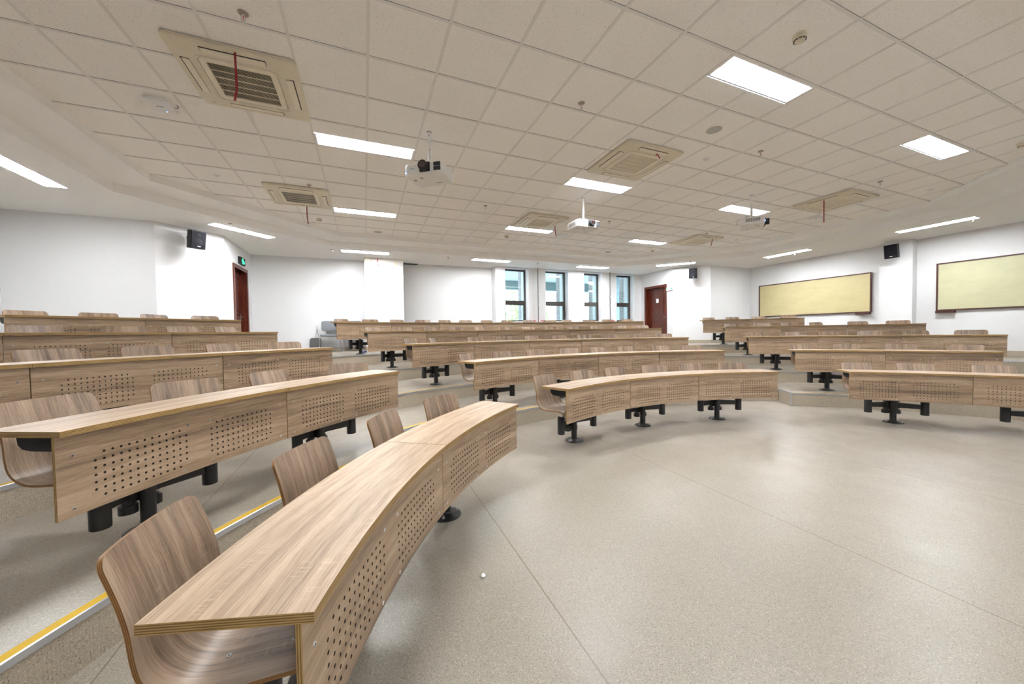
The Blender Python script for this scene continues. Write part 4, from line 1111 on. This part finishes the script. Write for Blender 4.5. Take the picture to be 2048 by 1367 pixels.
CHAIRS = {'C1': [(-0.02, 11), (0.03, -7), (-0.04, 15), (0.02, -11), (-0.04, 11), (0.01, -9)],
          'C2': [(0.02, 19), (0.06, -7), (-0, 9), (0.04, -25), (-0, 9), (0.01, -7), (-0, 11), (0.03, -5)],
          'C3': [(0.03, 25), (-0.06, 45), (0.01, 11), (0.06, -7), (0.03, 13), (0.06, -9), (-0, 7), (0.05, 1), (0.01, 13), (0.02, -5)],
          'C4': [(0.08, 21), (-0, -19), (0.06, 17), (0.09, 5), (0.02, 17), (0.07, -5), (0.03, 13), (0.07, -3), (-0, 15), (0.07, -5), (-0, 9), (0.06, 5)],
          'C5': [(0.05, 23), (0.06, -3), (0.04, 13), (-0, -27), (0.06, 15), (0.06, -1), (0.01, 13), (0.07, 3), (0.05, 21), (0.01, -23), (0.02, 23), (0.06, -7), (0.01, 17), (0.04, 1)],
          'L1': [(-0.02, 19), (0.02, -1), (-0.04, 13), (0.01, -11)],
          'L2': [(0.02, 13), (0.04, -9), (-0, 21), (0.03, -33)],
          'L3': [(0.02, 12), (0.02, -9), (0.01, 9), (0.04, -5), (-0, 17), (0.01, -13)],
          'L4': [(0.02, 12), (0.02, -9), (0.05, 3), (0.02, -31), (0.03, 13), (0.03, 27)],
          'L5': [(0.03, 13), (0.05, -5), (0.03, 23), (0.05, 1)],
          'R1': [(-0, 9), (0.04, -1), (-0, 11), (0.02, -9)],
          'R2': [(-0, 17), (0.06, 5), (-0.01, 5), (-0, -31)],
          'R3': [(-0, 17), (0.07, 3), (0.01, 15), (-0, -15), (0.01, 17), (-0, -17)],
          'R4': [(0.02, 19), (0.01, -19), (-0.01, 15), (0.06, 37), (-0.01, 15), (0.01, -9)],
          'R5': [(0.03, 23), (0.08, 11), (0.01, 13), (-0.03, -33)]}
def chair_look(phi):
    a = abs(phi)
    return 'strongly turned ' if a > 40 else ''
for key, (a0, dA, n) in SECT.items():
    b, k = key[0], int(key[1]) - 1
    L = CHAIRS[key]
    for j in range(n):
        A = rad(a0 + dA*(j+0.5))
        if b == 'C': pos = '%s from the left' % ORD[j]
        elif b == 'L': pos = '%s from the aisle' % ORD[n-1-j]
        else: pos = '%s from the aisle' % ORD[j]
        place_desk(key, k, j, A, 'curved oak desk, perforated front, %s, %s of the %s block' % (pos, ROWN[k], BLOCK[b]))
        for s in (0, 1):
            i = 2*j + s
            d, ph = L[i]
            if b == 'C': pos = '%s from the left' % ORD[i]
            elif b == 'L': pos = '%s from the aisle' % ORD[2*n-1-i]
            else: pos = '%s from the aisle' % ORD[i]
            place_chair(key in ('L1', 'L2', 'C1'), key, k, A, (-1, 1)[s], d, rad(ph), '%soak plywood chair, %s behind the %s desks, %s block' % (chair_look(ph), pos, ROWN[k], BLOCK[b]))

# ------------------------------------------------------------------ loose grey chairs at the back
def grey_proto():
    t = thing('tablet_chair', 'x', 'chair')
    m = MB()
    def pad(m, cx_, cy_, cz, hx, hz, th, tilt, horiz):
        P = rrect(1.0, 0.38, 6)
        for sgn, sc_ in ((-1, 0.94), (-0.6, 1.0), (0.6, 1.0), (1, 0.94)):
            for a, b in P:
                u, v, w = a*hx*sc_, b*hz*sc_, sgn*th/2
                if horiz: m.v.append((cx_+u, cy_+v, cz+w))
                else: m.v.append((cx_+u, cy_+w+v*math.tan(tilt), cz+v))
        n = len(P); i = len(m.v)-4*n
        for q in range(3):
            for k in range(n):
                l = (k+1) % n; m.face((i+q*n+k, i+q*n+l, i+(q+1)*n+l, i+(q+1)*n+k))
        m.face([i+k for k in range(n)][::-1]); m.face([i+3*n+k for k in range(n)])
    pad(m, 0, 0, 0.455, 0.235, 0.225, 0.055, 0, True); m.build('seat', M_FAB, t, 50)
    m = MB(); pad(m, 0, 0.235, 0.72, 0.235, 0.145, 0.04, rad(10), False); m.build('backrest', M_FAB, t, 50)
    m = MB()
    for s in (-1, 1):
        m.tube([(s*0.25, -0.20, 0.0), (s*0.25, -0.18, 0.42), (s*0.25, 0.20, 0.42), (s*0.25, 0.23, 0.0)], 0.0125, 10)
        m.tube([(s*0.19, 0.17, 0.42), (s*0.19, 0.235, 0.60)], 0.010, 8)
    m.tube([(-0.25, -0.18, 0.42), (0.25, -0.18, 0.42)], 0.0125, 10); m.tube([(-0.25, 0.20, 0.42), (0.25, 0.20, 0.42)], 0.0125, 10)
    m.build('frame', M_STEEL, t, 40)
    m = MB(); m.tube([(-0.27, 0.0, 0.42), (-0.30, -0.02, 0.50), (-0.31, -0.05, 0.64)], 0.010, 8); m.build('tablet_support', M_GREYP, t, 40)
    m = MB(); m.box((-0.335, -0.06, 0.56), (0.016, 0.24, 0.34), 0, 0, Matrix.Rotation(rad(8), 3, 'Y')); m.build('folded_tablet', plain('pale_tablet', (0.55, 0.56, 0.58), 0.4), t)
    return t
g0 = grey_proto()
for i, (x, y, z, rz, lb) in enumerate([(-0.88, 11.12, Z4, 0, 'grey upholstered tablet chair against the back wall, left one'), (-0.30, 11.10, Z4, 0, 'grey tablet chair half hidden behind the back row, right one'), (11.75, 8.35, Z4, rad(10), 'grey tablet chair behind the right block, only its thin legs showing')]):
    o = g0 if i == 0 else copy_tree(g0); o.location = (x, y, z); o.rotation_euler.z = rz; o['label'] = lb; o['group'] = 'grey tablet chairs'
m = MB(); P = [(0.15*a, 0.20*b) for a, b in rrect(1.0, 0.45, 6)]
loft(m, [[(a, w, b+0.2) for a, b in P] for w in (-0.012, 0.012)]); m.face(range(len(P))); m.face(range(len(P), 2*len(P)))
o = m.build('chair_back_panel', plain('dark_grey_plastic', (0.045, 0.042, 0.039), 0.5), None, 40); o.location = (-1.28, 11.40, Z4); o.rotation_euler = (rad(-14), 0, 0)
tag(o, 'dark grey rounded panel leaning on the back wall left of the grey chairs', 'panel')

# litter
m = MB(); m.lathe([(0.004, 0.0), (0.012, 0.004), (0.013, 0.011), (0.007, 0.018)], 9); o = m.build('paper_ball', M_SEATWHITE, None, 30); o.location = (0.585, 1.905, 0.0)
tag(o, 'tiny white paper ball on the floor in front of the nearest desks', 'litter')
m = MB(); m.box((0, 0, 0.012), (0.13, 0.05, 0.022), 0, 0.5); m.box((0.03, 0.02, 0.02), (0.06, 0.04, 0.03), 0, -0.3); o = m.build('plastic_wrapper', plain('blue_wrapper', (0.02, 0.04, 0.35), 0.3), None, None, False)
o.location = (-0.02, 9.36+0.62, Z4); tag(o, 'small blue wrapper on the floor by the back row desk post', 'litter')

# ------------------------------------------------------------------ daylight and colour management
w = bpy.data.worlds.new('daylight'); sc.world = w; w.use_nodes = True
bg = w.node_tree.nodes['Background']
sky = w.node_tree.nodes.new('ShaderNodeTexSky'); sky.sky_type = 'NISHITA'; sky.sun_disc = False; sky.sun_elevation = rad(48); sky.sun_rotation = rad(150); sky.air_density = 1.3; sky.dust_density = 3.0
mx = w.node_tree.nodes.new('ShaderNodeMixRGB'); mx.inputs[0].default_value = 0.55; mx.inputs[2].default_value = (0.9, 0.95, 1.0, 1)
w.node_tree.links.new(sky.outputs[0], mx.inputs[1]); w.node_tree.links.new(mx.outputs[0], bg.inputs[0]); bg.inputs[1].default_value = 3.2
sun = bpy.data.lights.new('sun', 'SUN'); sun.energy = 4.0; sun.angle = rad(1)
so = bpy.data.objects.new('sun', sun); COL.objects.link(so); so.rotation_euler = (rad(40), 0, rad(150))
sc.view_settings.view_transform = 'Standard'; sc.view_settings.look = 'None'; sc.view_settings.gamma = 1.0; sc.view_settings.use_curve_mapping = False
sc.view_settings.exposure = 0.34
sc.cycles.use_denoising = True
sc.cycles.max_bounces = 14; sc.cycles.diffuse_bounces = 12; sc.cycles.sample_clamp_indirect = 8
